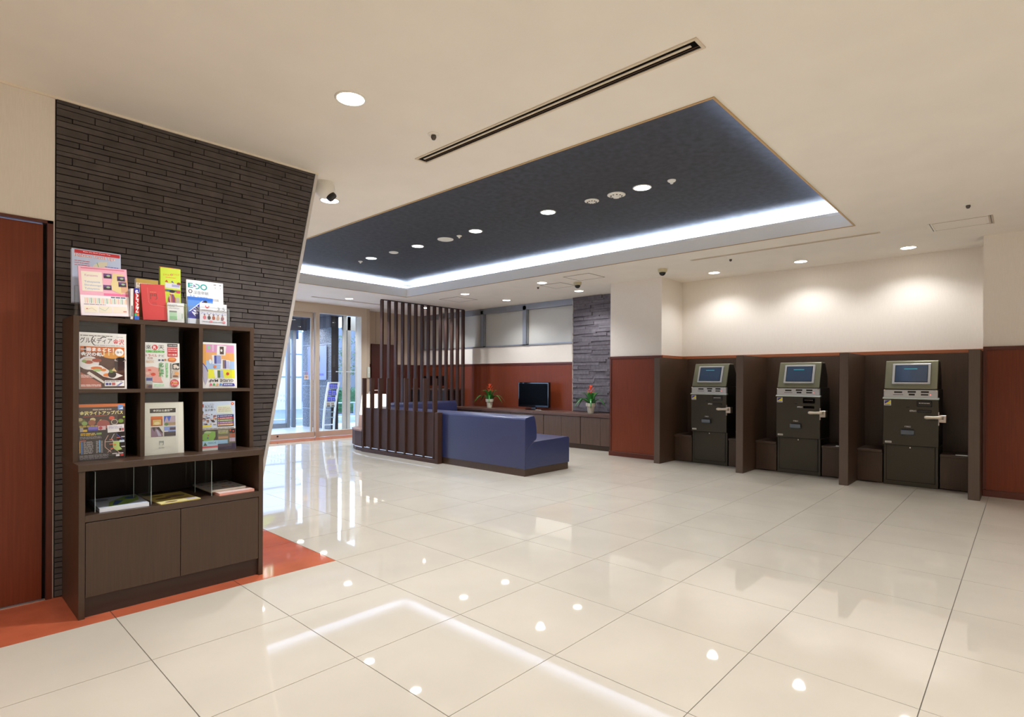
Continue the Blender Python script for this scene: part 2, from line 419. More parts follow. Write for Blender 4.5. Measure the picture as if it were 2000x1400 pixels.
def diffuser(x0, x1, y0, y1, label, slots, along='y'):
    t = thing('slot_diffuser', label, 'air vent', ((x0 + x1) / 2, (y0 + y1) / 2, H), 'linear air diffusers')
    b = B(); f = .014; z0 = H - .006
    b.box(x0 - f, x0, y0 - f, y1 + f, z0, H).box(x1, x1 + f, y0 - f, y1 + f, z0, H).box(x0, x1, y0 - f, y0, z0, H).box(x0, x1, y1, y1 + f, z0, H)
    b.build('frame', mat('diffuser_paint', (214, 200, 180), .5), t)
    box('dark_slot', x0, x1, y0, y1, H - .0015, H + .0005, mat('slot_dark', (13, 9, 7), .9, spec=.1), t)
    if slots:
        if along == 'y':
            w = (x1 - x0); c = (x0 + x1) / 2 - w * .08
            box('blade', c - w * .10, c + w * .10, y0 + .03, y1 - .03, z0 + .001, H - .001, mat('diffuser_paint', (214, 200, 180), .5), t)
            box('blade', c + w * .30, c + w * .34, y0, y1, z0 + .001, H - .001, mat('brown_blade', (92, 66, 46), .5), t)
        else: box('blade', x0, x1, (y0 + y1) / 2 - .004, (y0 + y1) / 2 + .004, z0 + .001, H - .001, mat('diffuser_paint', (214, 200, 180), .5), t)
diffuser(2.362, 2.435, 1.075, 3.04, 'long black two slot air diffuser nearest the camera', 1)
diffuser(6.69, 6.715, 1.10, 3.07, 'thin dark slot diffuser above the ticket machines', 0)
diffuser(5.05, 6.55, 9.60, 9.625, 'thin dark slot diffuser in front of the entrance header', 0)

def hatch(x0, x1, y0, y1, label):
    t = thing('access_hatch', label, 'access panel', ((x0 + x1) / 2, (y0 + y1) / 2, H), 'ceiling access hatches')
    f = .012; b = B()
    b.box(x0, x0 + f, y0, y1, H - .0025, H).box(x1 - f, x1, y0, y1, H - .0025, H).box(x0, x1, y0, y0 + f, H - .0025, H).box(x0, x1, y1 - f, y1, H - .0025, H)
    b.build('frame', mat('hatch_shadow_line', (128, 108, 88), .7), t)
    box('panel', x0 + f, x1 - f, y0 + f, y1 - f, H - .002, H, M_ceil, t)
hatch(6.83, 7.35, 7.605, 8.12, 'square cream access hatch near the top of the tall slat screen')
hatch(6.55, 6.965, 4.52, 4.98, 'square cream access hatch closest to the dark ceiling recess')
hatch(6.89, 7.30, 5.28, 5.70, 'square cream access hatch between two downlights and a dome camera')
t = thing('air_unit_cover', 'flush rectangular air unit cover with white slotted ends in the cream ceiling', 'air vent', (6.85, .46, H))
for xx in (6.69, 7.01): b = B(); b.box(xx, xx + .006, .25, .68, H - .002, H); b.build('side_line', mat('faint_line', (176, 158, 138), .8), t)
box('panel', 6.697, 7.009, .28, .655, H - .0015, H, M_ceil, t)
for y0 in (.225, .665):
    q = B(); q.box(6.675, 7.03, y0, y0 + .012, H - .006, H).box(6.675, 7.03, y0 + .02, y0 + .032, H - .006, H)
    q.build('end_slot', M_white if y0 > .5 else mat('grey_slot', (190, 176, 160), .5), t)
    box('slot_gap', 6.68, 7.025, y0 + .012, y0 + .02, H - .003, H, M_blk, t)

def dome_camera(x, y, label):
    t = thing('dome_camera', label, 'camera', (x, y, H), 'small dome cameras')
    B().lathe((x, y, H), [(.062, 0), (.062, -.02), (.056, -.045), (.047, -.05)], 24).build('housing', mat('ivory_plastic', (196, 186, 150), .45), t, smooth=False)
    pr = [(.045 * math.cos(a), -.05 - .045 * math.sin(a)) for a in [PI / 2 * k / 6 for k in range(7)]]; pr[-1] = (.002, pr[-1][1])
    B().lathe((x, y, H), pr, 20).build('dome', M_blkg, t, smooth=True)
dome_camera(6.968, 3.609, 'small ivory dome camera beside the pillar corner')
dome_camera(7.052, 5.078, 'small ivory dome camera in front of the narrow stone panel')
t = thing('ball_camera', 'white ball shaped ceiling camera with black lens beside the slanted stone wall', 'camera', (2.17, 3.945, H))
cx, cy = 2.17, 3.945
B().lathe((cx, cy, H), [(.074, 0), (.074, -.03), (.072, -.04)], 28).build('mount', M_white, t)
pr = [(.078 * math.cos(a), -.045 - .078 * math.sin(a)) for a in [-.5 + (PI / 2 + .5) * k / 10 for k in range(11)]]; pr[-1] = (.001, pr[-1][1])
B().lathe((cx, cy, H), pr, 28).build('ball', M_white, t, smooth=True)
b = B(); dv = Vector((.55, -.45, -.70)).normalized(); c0 = Vector((cx, cy, H - .055))
b.tube([c0 + dv * .045, c0 + dv * .082, c0 + dv * .092], [.038, .038, .033], 18); b.build('lens_barrel', M_blk, t)

# ================================================================== LEFT WALL with door, slanted stone partition
WY = 3.81
wl_ = B(); wl_.box(-3, -.45, WY, WY + .14, 0, H).box(-.45, .50, WY, WY + .14, 2.02, H).box(.50, .525, WY, WY + .14, 0, H)
struct(wl_.build('wall_left', M_wall))
d = struct(box('door_1', -.42, .478, WY + .012, WY + .05, .006, 1.998, M_red, None))
b = B(); b.box(.494, .519, WY - .006, WY + .1, 0, 2.02).box(-.45, .519, WY - .006, WY + .1, 2.004, 2.02).box(-.45, -.425, WY - .006, WY + .1, 0, 2.02)
b.build('door_frame', M_redD, d)
box('threshold', -.42, .49, WY - .004, WY + .02, 0, .004, M_steel, d)
box('shadow_gap', .479, .4935, WY + .03, WY + .05, 0, 2.003, M_gap, d)
# partition: x right edge slants from 1.543 (floor) to 2.030 (ceiling)
def xs(z): return 1.543 + (2.030 - 1.543) * z / H
PX0 = .528
pt = B(); pt.prism([(PX0, 0), (xs(0) - .012, 0), (xs(H) - .012, H), (PX0, H)], 'y', WY + .006, WY + .16)
part = struct(pt.build('wall_partition', M_stoneb))
tr = B(); tr.prism([(xs(0) - .012, 0), (xs(0) + .010, 0), (xs(H) + .010, H), (xs(H) - .012, H)], 'y', WY - .012, WY + .17)
tr.build('edge_trim', mat('pale_edge_metal', (206, 202, 198), .3, .5), part)
strips = []; z = .004; rr = random.Random(3); row = 0
pat = [.034, .024, .040, .026, .034, .030, .024, .041]
while z < H - .01:
    hh = pat[row % 8]; hh = min(hh, H - .004 - z)
    if hh < .012: break
    x = PX0; first = True
    offs = (.06, .17, .10, .24, .03, .13, .20)[row % 7]
    while True:
        ln = offs + .04 if first else rr.choice((.265, .285, .25, .30))
        first = False; x1 = x + ln
        lim0, lim1 = xs(z) - .014, xs(z + hh) - .014
        if x >= lim0 - .012: break
        end = x1 >= lim0 - .02
        strips.append((x, min(x1, 9), z, hh, end, rr.uniform(0, .008)))
        if end: break
        x = x1
    z += hh; row += 1
def strip_shape(b, x, x1, z, hh, end, pr):
    g = .0024; a, c = x + g, x1 - g; c0, c1 = (xs(z) - .014, xs(z + hh) - .014) if end else (c, c)
    y0, y1 = WY - .004 - pr, WY + .006
    vs = [(a, y0, z + g), (c0, y0, z + g), (c1, y0, z + hh - g), (a, y0, z + hh - g), (a, y1, z + g), (c0, y1, z + g), (c1, y1, z + hh - g), (a, y1, z + hh - g)]
    b.add(vs, [(0, 1, 2, 3), (0, 3, 7, 4), (1, 5, 6, 2), (3, 2, 6, 7), (0, 4, 5, 1)])
def seen(s):   # the cabinet hides the lower middle
    return not (s[0] > .54 and s[0] < 1.46 and s[2] < 1.46)
strips.sort(key=lambda s: (not seen(s), -(s[1] - s[0]) * s[3] / (s[0] + 1.6) ** 2))
left = B()
for i, s in enumerate(strips):
    if i < 298 and seen(s):
        b = B(); strip_shape(b, *s); b.build('stone_strip', M_stone, part, recalc=False)
    else: strip_shape(left, *s)
if left.v: tag(left.build('stone_strips_small', M_stone, part, recalc=False), kind='stuff')
struct(box('trim_5', -3, xs(H) + .01, WY - .014, WY - .001, H - .012, H, mat('ceiling_bead', (232, 222, 204), .5)))
struct(box('baseboard_left', -3, -.45, WY - .012, WY, 0, .08, M_redD))

# ================================================================== RIGHT SIDE WALLS
def wainscot(wall, x, y0, y1, front=-1):   # wall faces -X
    box('wainscot_panel', x - .008, x, y0 + .002, y1 - .002, .07, 1.505, M_red, wall)
    box('wainscot_cap', x - .020, x, y0, y1, 1.505, 1.542, M_redD, wall, .002)
wr = struct(box('wall_right', 7.59, 7.75, -3, .327, 0, H, M_wall)); wainscot(wr, 7.59, -3, .325)
box('corner_stile', 7.566, 7.582, .298, .325, .07, 1.505, M_redD, wr)
struct(box('baseboard_right', 7.568, 7.59, -3, .327, 0, .068, M_redD, None, .002))
wb = struct(box('wall_back', 8.165, 8.32, .32, 3.90, 0, H, M_wall))
box('wainscot_cap', 8.135, 8.165, .327, 3.89, 1.505, 1.545, mat('orange_brown_cap', (150, 84, 48), .35), wb)
struct(box('wall_return', 7.605, 8.32, .20, .327, 0, H, M_wall))
wc = struct(box('wall_pillar', 7.50, 8.60, 3.895, 4.765, 0, H, M_wall)); wainscot(wc, 7.50, 3.895, 4.765)
box('corner_stile', 7.484, 7.492, 4.735, 4.765, .07, 1.505, M_redD, wc)
box('side_cap', 7.50, 8.165, 3.875, 3.895, 1.505, 1.545, mat('orange_brown_cap', (150, 84, 48), .35), wc)
struct(box('baseboard_pillar', 7.478, 7.50, 3.895, 4.775, 0, .068, M_redD, None, .002))
# TV wall
TX = 8.43
tv_w = B(); tv_w.box(TX, TX + .15, 6.10, 10.70, 0, 1.86).box(TX, TX + .15, 4.70, 6.10, 0, H).box(TX, TX + .15, 6.10, 10.70, 2.655, H)
wt = struct(tv_w.build('wall_lounge', M_wall)); 
box('wainscot_panel', TX - .01, TX, 6.11, 10.68, .08, 1.475, M_red, wt); box('wainscot_cap', TX - .024, TX, 6.11, 10.68, 1.475, 1.51, M_redD, wt, .002)
sp = struct(box('wall_stone_panel', 8.375, TX, 4.765, 6.108, 0, H, M_stoneb))
z = .61; rows = []; rr = random.Random(5); pat2 = [.042, .030, .055, .036, .048, .026, .060]
row = 0
while z < H - .01:
    hh = min(pat2[row % 7], H - .003 - z)
    if hh < .01: break
    y = 4.768; first = True
    while y < 6.10:
        ln = (.08, .2, .31, .14, .26)[row % 5] if first else rr.choice((.30, .36, .27, .42))
        first = False; y1 = min(y + ln, 6.105)
        if 6.105 - y1 < .06: y1 = 6.105
        rows.append((y, y1, z, hh, rr.choice((0.0, .014, .007, .024)))); y = y1
    z += hh; row += 1
lf = B()
rows.sort(key=lambda s: -(s[1] - s[0]) * s[3])
for i, (y, y1, z, hh, pr) in enumerate(rows):
    b = B() if i < 295 else lf
    b.box(8.356 - pr, 8.376, y + .001, y1 - .001, z + .001, z + hh - .001)
    if b is not lf: b.build('stone_strip', M_stone2, sp)
if lf.v: tag(lf.build('stone_strips_small', M_stone2, sp), kind='stuff')
struct(box('trim_6', 8.345, TX, 6.108, 6.118, .6, H, mat('pale_metal_trim', (196, 180, 156), .35, .3)))
# clerestory windows
M_wf = mat('blue_grey_aluminium', (150, 152, 158), .4, .5)
M_shade = mat('roller_shade', (184, 182, 172), .8, var=.03, nscale=2)
yy = 6.12; n = 1
for (a, b_) in ((6.12, 7.36), (7.36, 8.58), (8.58, 9.80), (9.80, 10.68)):
    fr = B(); f = .045
    fr.box(TX - .02, TX + .09, a, a + f, 1.86, 2.655).box(TX - .02, TX + .09, b_ - f, b_, 1.86, 2.655).box(TX - .02, TX + .09, a, b_, 1.86, 1.885).box(TX - .02, TX + .09, a, b_, 2.575, 2.655)
    fr.box(TX + .02, TX + .05, a + f, a + f + .02, 1.885, 2.575).box(TX + .02, TX + .05, b_ - f - .02, b_ - f, 1.885, 2.575)
    wn = struct(fr.build('window_%d' % n, M_wf)); n += 1
    box('pane', TX + .055, TX + .062, a + f, b_ - f, 1.885, 2.575, M_frost, wn)
    box('latch', TX - .035, TX - .02, b_ - .12, b_ - .06, 1.868, 1.885, M_blk, wn)
box('rail', TX - .02, TX, 6.12, 10.68, 2.655, H, M_wf, wt)
# far wall right of the entrance
EY = 10.40
we = B(); we.box(6.72, 8.58, 10.70, 10.84, 0, H); we.box(6.72, 6.80, EY, 10.70, 0, H)
we = struct(we.build('wall_entrance', mat('taupe_panel', (190, 172, 152), .7, var=.03, nscale=3)))
box('wainscot_panel', 6.80, 7.02, 10.69, 10.70, 0, 1.51, mat('dark_red_veneer', (72, 32, 24), .4), we)
box('wainscot_panel', 7.70, 8.42, 10.69, 10.70, 0, 1.51, mat('dark_red_veneer', (72, 32, 24), .4), we)
for x in (7.15, 7.75, 8.2): box('panel_joint', x, x + .006, 10.698, 10.70, 1.98, H, mat('joint_line', (120, 104, 90), .8), we)
d = struct(box('door_3', 7.02, 7.68, 10.66, 10.70, 0, 1.96, mat('dark_red_veneer', (72, 32, 24), .4)))
box('door_handle', 7.60, 7.625, 10.62, 10.66, .95, 1.07, M_chrome, d)
t = thing('intercom_panel', 'pale grey wall intercom plate beside the glass entrance', 'intercom', (6.78, EY - .02, 1.4))
box('plate', 6.735, 6.80, EY - .025, EY, 1.20, 1.43, mat('pale_grey_plate', (206, 212, 200), .4), t, .004)
box('button', 6.755, 6.775, EY - .030, EY - .024, 1.30, 1.32, M_white, t)

# back and side closing walls of the lobby behind the camera
struct(box('wall_behind', -3.1, -3, -3, WY, 0, H, M_wall)); struct(box('wall_near', -3.1, 7.75, -3.1, -3, 0, H, M_wall))
struct(box('wall_corridor', 1.35, 1.5, WY + .16, EY, 0, H, M_wall))

# ================================================================== ENTRANCE
en = B()
en.box(1.5, 6.72, EY, EY + .16, 2.505, H).box(6.585, 6.72, EY - .01, EY + .16, 0, 2.505)
er = struct(en.build('trim_7', M_bronze))
w5 = struct(B().box(5.548, 5.625, EY, EY + .1, 0, 2.505).box(5.625, 6.585, EY + .02, EY + .1, 0, .112).build('window_5', M_bronze))
box('pane', 5.625, 6.585, EY + .05, EY + .06, .112, 2.505, M_gl, w5)
d2 = struct(B().box(4.30, 5.535, EY + .10, EY + .14, 2.40, 2.505).box(4.30, 5.535, EY + .02, EY + .14, 0, .112).box(5.495, 5.535, EY + .10, EY + .14, .112, 2.40).box(4.30, 4.34, EY + .1, EY + .14, .112, 2.4).build('door_2', M_bronze))
box('pane', 4.34, 5.495, EY + .115, EY + .125, .112, 2.40, M_gl, d2)
B().lathe((4.78, EY + .02, .07), [(.016, 0), (.016, -.01)], 14, ax='y').build('lock_cylinder', M_blk, d2)
d4 = struct(B().box(1.5, 4.26, EY + .02, EY + .1, 0, .112).box(2.85, 2.92, EY, EY + .1, 0, 2.505).box(4.22, 4.29, EY, EY + .1, 0, 2.505).build('window_6', M_bronze))
box('pane', 1.5, 4.22, EY + .05, EY + .06, .112, 2.505, M_gl, d4)
for (x, y), s in zip([(6.15, 11.15), (6.2, 12.3), (3.4, 11.6)], ('first inside the vestibule', 'by the granite wall of the vestibule', 'at the left of the vestibule')):
    downlight(x, y, 2.62, 'round downlight in the dark vestibule ceiling, ' + s, 'vestibule downlights', M_disc, SPOT_W * .8)
# exit sign above the doors
t = thing('exit_sign', 'green lit emergency exit sign above the entrance doors, seen mirrored in the floor', 'sign', (4.47, EY - .08, 2.34))
box('housing', 4.46, 4.68, EY - .07, EY - .03, 2.33, 2.55, M_white, t, .004)
M_exit = bpy.data.materials.new('lit_exit_sign'); M_exit.use_nodes = True
_b = M_exit.node_tree.nodes['Principled BSDF']; _a = M_exit.node_tree.nodes.new('ShaderNodeAttribute'); _a.attribute_name = 'ink'
M_exit.node_tree.links.new(_a.outputs['Color'], _b.inputs['Emission Color']); _b.inputs['Emission Strength'].default_value = 3.0
a = Art(.2, .2); a.rect(0, 0, 1, 1, '2fae84'); a.rect(.12, .12, .88, .95, 'f2fff8'); a.rect(.42, .2, .78, .86, '2fae84')
a.ell(.5, .78, .06, .06, 'f2fff8').poly([(.44, .7), (.56, .72), (.52, .5), (.62, .35), (.56, .3), (.44, .46), (.3, .34), (.25, .4), (.4, .54)], '2fae84')
ao = a.build(t, 'pictogram', (0, -.001 + .009, 0)); ao.data.materials.clear(); ao.data.materials.append(M_exit)

# vestibule and street
struct(box('floor_vestibule', 1.5, 8.5, EY + .16, 13.2, -.10, 0.0, mat('pale_vestibule_floor', (214, 220, 228), .3)))
struct(box('ceiling_vestibule', 1.5, 6.9, EY + .16, 13.2, 2.62, 2.70, mat('dark_soffit', (84, 84, 92), .5)))
M_gran = mat('speckled_granite', (112, 114, 122), .45, var=.75, nscale=34, detail=8)
gw = struct(B().box(6.62, 6.80, 11.70, 13.05, 0, 2.62).build('wall_granite', M_gran))
for z in (.45, 1.0, 1.34, 1.98): box('joint', 6.6185, 6.622, 11.70, 13.05, z, z + .008, mat('pale_joint', (188, 196, 210), .6), gw)
box('unlit_granite_band', 6.60, 6.62, 11.70, 12.88, 2.36, 2.62, mat('dark_soffit', (84, 84, 92), .5), gw)  # granite above the sky's reflection, its darkness put in as a strip
box('dark_end', 6.62, 6.80, 11.69, 11.70, 0, 2.62, mat('dark_bronze', (50, 44, 44), .4), gw)
t = thing('frosted_sign_panel', 'frosted glass sign panel with a violet ribbon logo on the granite wall', 'sign', (6.56, 11.85, 1.05))
box('panel', 6.585, 6.597, 11.86, 12.75, 1.15, 1.95, mat('frosted_sign', (150, 158, 196), .4), t)
for y in (11.9, 12.71):
    for z in (1.19, 1.91): B().lathe((6.585, y, z), [(.012, 0), (.012, -.012)], 10, ax='x').build('standoff', M_chrome, t)
a = Art(.9, .8); pur = '34389c'
a.ring(.50, .62, .17, .22, .045, pur, -60, 215); a.ring(.50, .55, .09, .12, .03, '5a60b8', 0, 360)
a.line([(.60, .44), (.56, .36), (.64, .27)], .045, pur); a.ring(.47, .28, .06, .05, .03, pur, 150, 380)
a.lines(.12, .11, .88, .19, 1, '6f6fb8', .8, 4)
ao = a.build(t, 'logo_print', (.024, .9, .1)); ao.rotation_euler = (0, 0, -PI / 2)
# side glazing and outer doors
fr = struct(B().box(6.80, 6.86, 11.45, 11.53, 0, 2.62).box(6.92, 7.0, 11.50, 11.58, 0, 2.62).box(6.80, 7.9, 11.5, 11.56, 2.3, 2.62).build('window_7', M_bronze))
box('pane', 6.86, 8.4, 11.52, 11.53, .02, 2.3, M_gl, fr)
box('dark_post', 7.0, 7.06, 11.60, 11.66, 0, 2.62, mat('dark_bronze', (50, 44, 44), .4), fr)
box('push_rail', 6.62, 7.6, 11.47, 11.49, 1.33, 1.345, M_whitep, fr)
do = struct(B().box(3.6, 6.22, 12.90, 12.98, 0, .11).box(3.6, 6.22, 12.90, 12.98, 2.42, 2.62).box(6.14, 6.22, 12.88, 12.98, 0, 2.62).box(4.85, 4.91, 12.88, 12.96, 0, 2.62).box(3.6, 3.66, 12.88, 12.96, 0, 2.62).box(6.28, 6.36, 12.88, 12.98, 0, 2.62).build('door_5', M_wf))
box('dark_header', 3.6, 6.6, 12.84, 12.88, 2.34, 2.62, mat('dark_soffit', (84, 84, 92), .5), do)
box('pane', 3.66, 6.14, 12.93, 12.94, .11, 2.42, M_gl, do)
st_ = Art(.09, .16); st_.rect(0, 0, 1, .55, 'e8dcd0'); st_.ring(.5, .28, .36, .2, .07, 'd02a34'); st_.rect(.35, .22, .65, .34, '3a2c2c'); st_.ring(.5, .78, .3, .2, .06, 'd83c50')
ao = st_.build(d2, 'no_smoking_sticker', (5.36, EY + .112, 1.16))
dm = B()
for k in range(16):
    for z in (.62, .74): dm.box(4.95 + k * .075, 4.975 + k * .075, 12.925, 12.929, z, z + .05)
dm.build('safety_marks', M_whitep, do)
# outdoors
M_as = mat('asphalt', (120, 126, 138), .8, var=.1, nscale=8)
struct(box('ground_street', -12, 30, 13.2, 40, -.14, -.04, M_as)); struct(box('ground_street_side', 8.5, 30, 5, 13.2, -.14, -.04, M_as))
struct(box('ground_kerb', 3, 20, 14.4, 14.6, -.04, .08, mat('kerb_stone', (190, 196, 206), .7)))
bl = struct(box('building_white', -6, 10.6, 21.0, 21.5, -.04, 9, mat('white_cladding', (226, 230, 236), .6)))
for z in (1.2, 2.1, 3.0, 3.9, 4.8): box('joint', -6, 10.6, 20.985, 21.0, z, z + .05, mat('cladding_joint', (120, 132, 150), .6), bl)
for x in (-3, 0, 3, 6, 8.8): box('joint', x, x + .05, 20.985, 21, 0, 9, mat('cladding_joint', (120, 132, 150), .6), bl)
bl2 = struct(box('building_street', 14.0, 14.5, 14, 34, -.04, 3.6, mat('grey_facade', (108, 112, 124), .7)))
for y in (16, 19, 22, 25): box('shopfront', 13.96, 14.0, y, y + 2.0, .2, 2.4, mat('shop_glass', (40, 50, 70), .15), bl2)
hd = B(); rr = random.Random(9)
def leafbox(b, x0, x1, y0, y1, z0, z1, n, s=.05):
    for _ in range(n):
        c = Vector((rr.uniform(x0, x1), rr.uniform(y0, y1), rr.uniform(z0, z1)))
        u = Vector((rr.uniform(-1, 1), rr.uniform(-1, 1), rr.uniform(-1, 1))).normalized(); v = u.orthogonal().normalized()
        b.add([c - u * s, c - v * s * .5, c + u * s, c + v * s * .5], [(0, 1, 2, 3)])
hd.box(9.6, 13.5, 17.45, 17.85, 0, .75); leafbox(hd, 9.5, 13.6, 17.35, 17.9, .0, .85, 2600)
tag(hd.build('hedge', mat('hedge_green', (44, 92, 52), .6), recalc=False), 'clipped green hedge across the street, seen through the entrance glass', 'hedge', kind='stuff')
t = thing('street_tree', 'slim leafy street tree behind the hedge, seen through the glass', 'tree', (11.2, 18.6, 0))
B().tube([(11.2, 18.6, 0), (11.22, 18.6, 1.2), (11.15, 18.6, 2.6)], [.07, .05, .03], 8).build('trunk', mat('bark', (84, 70, 60), .8), t)
cr_ = B(); leafbox(cr_, 10.4, 12.0, 18.1, 19.1, 1.3, 2.8, 380, .06); cr_.build('crown', mat('tree_green', (70, 92, 56), .6), t, recalc=False)
t = thing('guard_rail', 'pale tubular guard rail along the kerb outside', 'railing', (9, 14.9, 0))
B().tube([(7.6, 14.9, .45), (12, 14.9, .45)], .022, 8).build('rail', mat('rail_grey', (150, 158, 176), .4), t)
for x in (7.7, 9.2, 10.7, 12): B().tube([(x, 14.9, -.04), (x, 14.9, .45)], .022, 8).build('post', mat('rail_grey', (150, 158, 176), .4), t)
t = thing('hanging_sign', 'dark hanging sign box with yellow green panel outside the outer doors', 'sign', (6.0, 13.6, 2.1))
box('box', 5.75, 6.75, 13.55, 13.7, 2.18, 2.5, mat('navy_box', (36, 48, 84), .5), t)
box('bracket', 6.2, 6.24, 12.98, 13.55, 2.44, 2.48, M_wf, t)
B().add([(5.8, 13.545, 2.2), (6.15, 13.545, 2.2), (6.15, 13.545, 2.3), (5.85, 13.545, 2.48), (5.8, 13.545, 2.48)], [(0, 1, 2, 3, 4)]).build('panel', mat('yellow_green', (206, 210, 60), .5), t)

# curved leaflet rack in the vestibule
def rack():
    t = thing('curved_leaflet_rack', 'white curved leaflet rack with blue leaflets behind the entrance glass', 'rack', (6.5, 11.45, 0))
    ys = 11.45
    def px_(z): return .0 + .52 * max(0, z / 1.1) ** 1.9   # how far the side rail leans right with height
    for k, x in enumerate((6.30, 6.56)):
        b = B(); P = []
        for i in range(13):
            z = 1.1 * i / 12; P.append((x + px_(z) * .45, ys + px_(z) * .35, z))
        for a_, c_ in zip(P, P[1:]):
            b.add([(a_[0] - .02, a_[1], a_[2]), (a_[0] + .02, a_[1], a_[2]), (c_[0] + .02, c_[1], c_[2]), (c_[0] - .02, c_[1], c_[2]),
                   (a_[0] - .02, a_[1] + .03, a_[2]), (a_[0] + .02, a_[1] + .03, a_[2]), (c_[0] + .02, c_[1] + .03, c_[2]), (c_[0] - .02, c_[1] + .03, c_[2])],
                  [(0, 1, 2, 3), (4, 7, 6, 5), (1, 5, 6, 2), (0, 3, 7, 4)])
        b.add([(P[-1][0] - .02, P[-1][1], 1.1), (P[-1][0] + .02, P[-1][1], 1.1), (P[-1][0] + .02, P[-1][1] + .03, 1.1), (P[-1][0] - .02, P[-1][1] + .03, 1.1)], [(0, 1, 2, 3)])
        b.build('side_rail', M_whitep, t)
    def at_(z): return 6.30 + px_(z) * .45, ys + px_(z) * .35
    for z in (.14, .30, .42, .54, .66, .80, .94, 1.08):
        x, y = at_(z); box('cross_bar', x + .02, x + .24, y + .004, y + .02, z - .012, z + (.012 if z < 1 else .02), M_whitep if z in (.14, 1.08) else M_acre, t)
    x, y = at_(.02); box('foot', x - .06, x + .34, y - .04, y + .16, 0, .015, M_whitep, t)
    names = {1.0: 'top', .86: 'second', .72: 'third', .60: 'lowest'}
    for z, nm in names.items():
        for s, sd in ((0, 'left'), (1, 'right')):
            x, y = at_(z); x += .025 + s * .108
            cc = 'blue' if z > .65 else 'cream'
            l = thing('leaflet', '%s leaflet in the curved entrance rack, %s row, %s one' % (cc, nm, sd), 'leaflet', (x, y - .012, z - .055), 'leaflets in the curved rack', (-.25, 0, 0))
            a = Art(.095, .11); a.rect(0, 0, 1, 1, '3f42c0' if cc == 'blue' else 'd8cfc0')
            if cc == 'blue': a.rect(.1, .62, .9, .9, '7f86e6'); a.lines(.15, .15, .85, .5, 3, 'b9bdf5', .4, int(z * 10) + s)
            else: a.rect(.1, .3, .9, .8, 'a8988a').rect(.1, .02, .9, .24, '403848')
            a.build(l, 'cover_print'); B().box(0, .095, .0006, .008, 0, .11).build('pages', M_whitep, l, local=True)
rack()

# ================================================================== LOUNGE
# low slatted screen
t = thing('low_slat_screen', 'chest-high chocolate brown slatted screen along the back of the near sofa', 'screen', (5.0, 6.9, 0))
box('panel', 5.042, 5.072, 5.97, 7.885, .085, .70, M_slat, t)
box('panel_cap', 5.038, 5.076, 5.97, 7.885, .70, .712, M_slat, t)
box('plinth', 5.0, 5.07, 5.985, 7.885, 0, .055, M_slat, t, .004)
box('light_strip', 5.03, 5.042, 6.06, 7.87, .069, .075, emis('strip_glow', (215, 228, 255), 1.0), t)
box('end_post', 4.995, 5.075, 5.955, 6.03, .0, .712, M_slat, t, .002)
for k in range(9):
    y = 6.063 + k * .2232; box('slat', 5.012, 5.078, y, y + .032, .05, 1.19, M_slat, t, .001)
# tall slatted screen
t = thing('tall_slat_screen', 'floor to ceiling brown slatted screen behind the far sofa', 'screen', (7.2, 8.9, 0))
for k in range(14):
    x = 6.095 + k * .1605; box('slat', x, x + .034, 8.90, 8.98, .06, H - .015, M_slat, t, .001)
box('head_rail', 6.09, 8.22, 8.925, 8.955, H - .015, H, mat('dark_rail', (26, 22, 30), .5), t)
box('plinth', 6.09, 8.25, 8.88, 9.0, 0, .06, M_slat, t)
# sofas
body = [(.014, .09), (.014, .329), (.17, .415), (.86, .43), (.885, .425), (.897, .40), (.897, .09)]
back = [(.0, .09), (.0, .688), (.008, .704), (.025, .712), (.10, .728), (.155, .735), (.18, .727), (.196, .69), (.212, .62), (.222, .55), (.226, .49), (.222, .452), (.205, .432), (.17, .42), (.012, .331), (.012, .09)]
def sofa(label, loc, L, rotz):
    t = thing('sofa', label, 'sofa', loc, 'navy lounge sofas', (0, 0, rotz))
    B().prism(body, 'y', 0, L).build('seat_base', M_sofa, t, .006, 2, local=True, smooth=False)
    o = B().prism(back, 'y', 0, L).build('backrest', M_sofa, t, .008, 2, local=True)
    B().box(.012, .885, .012, L - .012, 0, .09).build('plinth', M_br, t, local=True)
    return t
sofa('long navy blue vinyl sofa nearest the camera, its back to the low slatted screen', (5.083, 4.428, 0), 3.20, 0)
sofa('navy blue vinyl sofa in front of the tall slatted screen', (6.08, 8.86, 0), 1.69, -PI / 2)
# corner table and lantern
t = thing('corner_table', 'low dark wood corner table with a cut corner beside the low slatted screen', 'table', (5.4, 8.2, 0))
poly = [(5.01, 7.89), (5.045, 8.15), (5.16, 8.42), (5.32, 8.56), (6.02, 8.56), (6.02, 7.89)]
pc = [(5.4 + (x - 5.4) * .985, 8.2 + (y - 8.2) * .985) for x, y in poly]
B().prism(pc, 'z', .075, .325).build('body', M_slat, t)
B().prism(poly, 'z', .325, .35).build('table_top', mat('lamplit_wood_top', (146, 112, 94), .4, var=.1, nscale=6), t)  # lantern light on the wood is put into this paler colour
B().prism([(5.4 + (x - 5.4) * .93, 8.2 + (y - 8.2) * .93) for x, y in poly], 'z', 0, .055).build('plinth', M_slat, t)
B().prism([(5.4 + (x - 5.4) * .95, 8.2 + (y - 8.2) * .95) for x, y in poly], 'z', .06, .07).build('light_strip', emis('strip_glow', (215, 228, 255), 1.0), t)
t = thing('lantern_lamp', 'glowing white trapezoid lantern lamp on the corner table', 'lamp', (5.47, 8.2, .35))
cx, cy = 5.47, 8.20
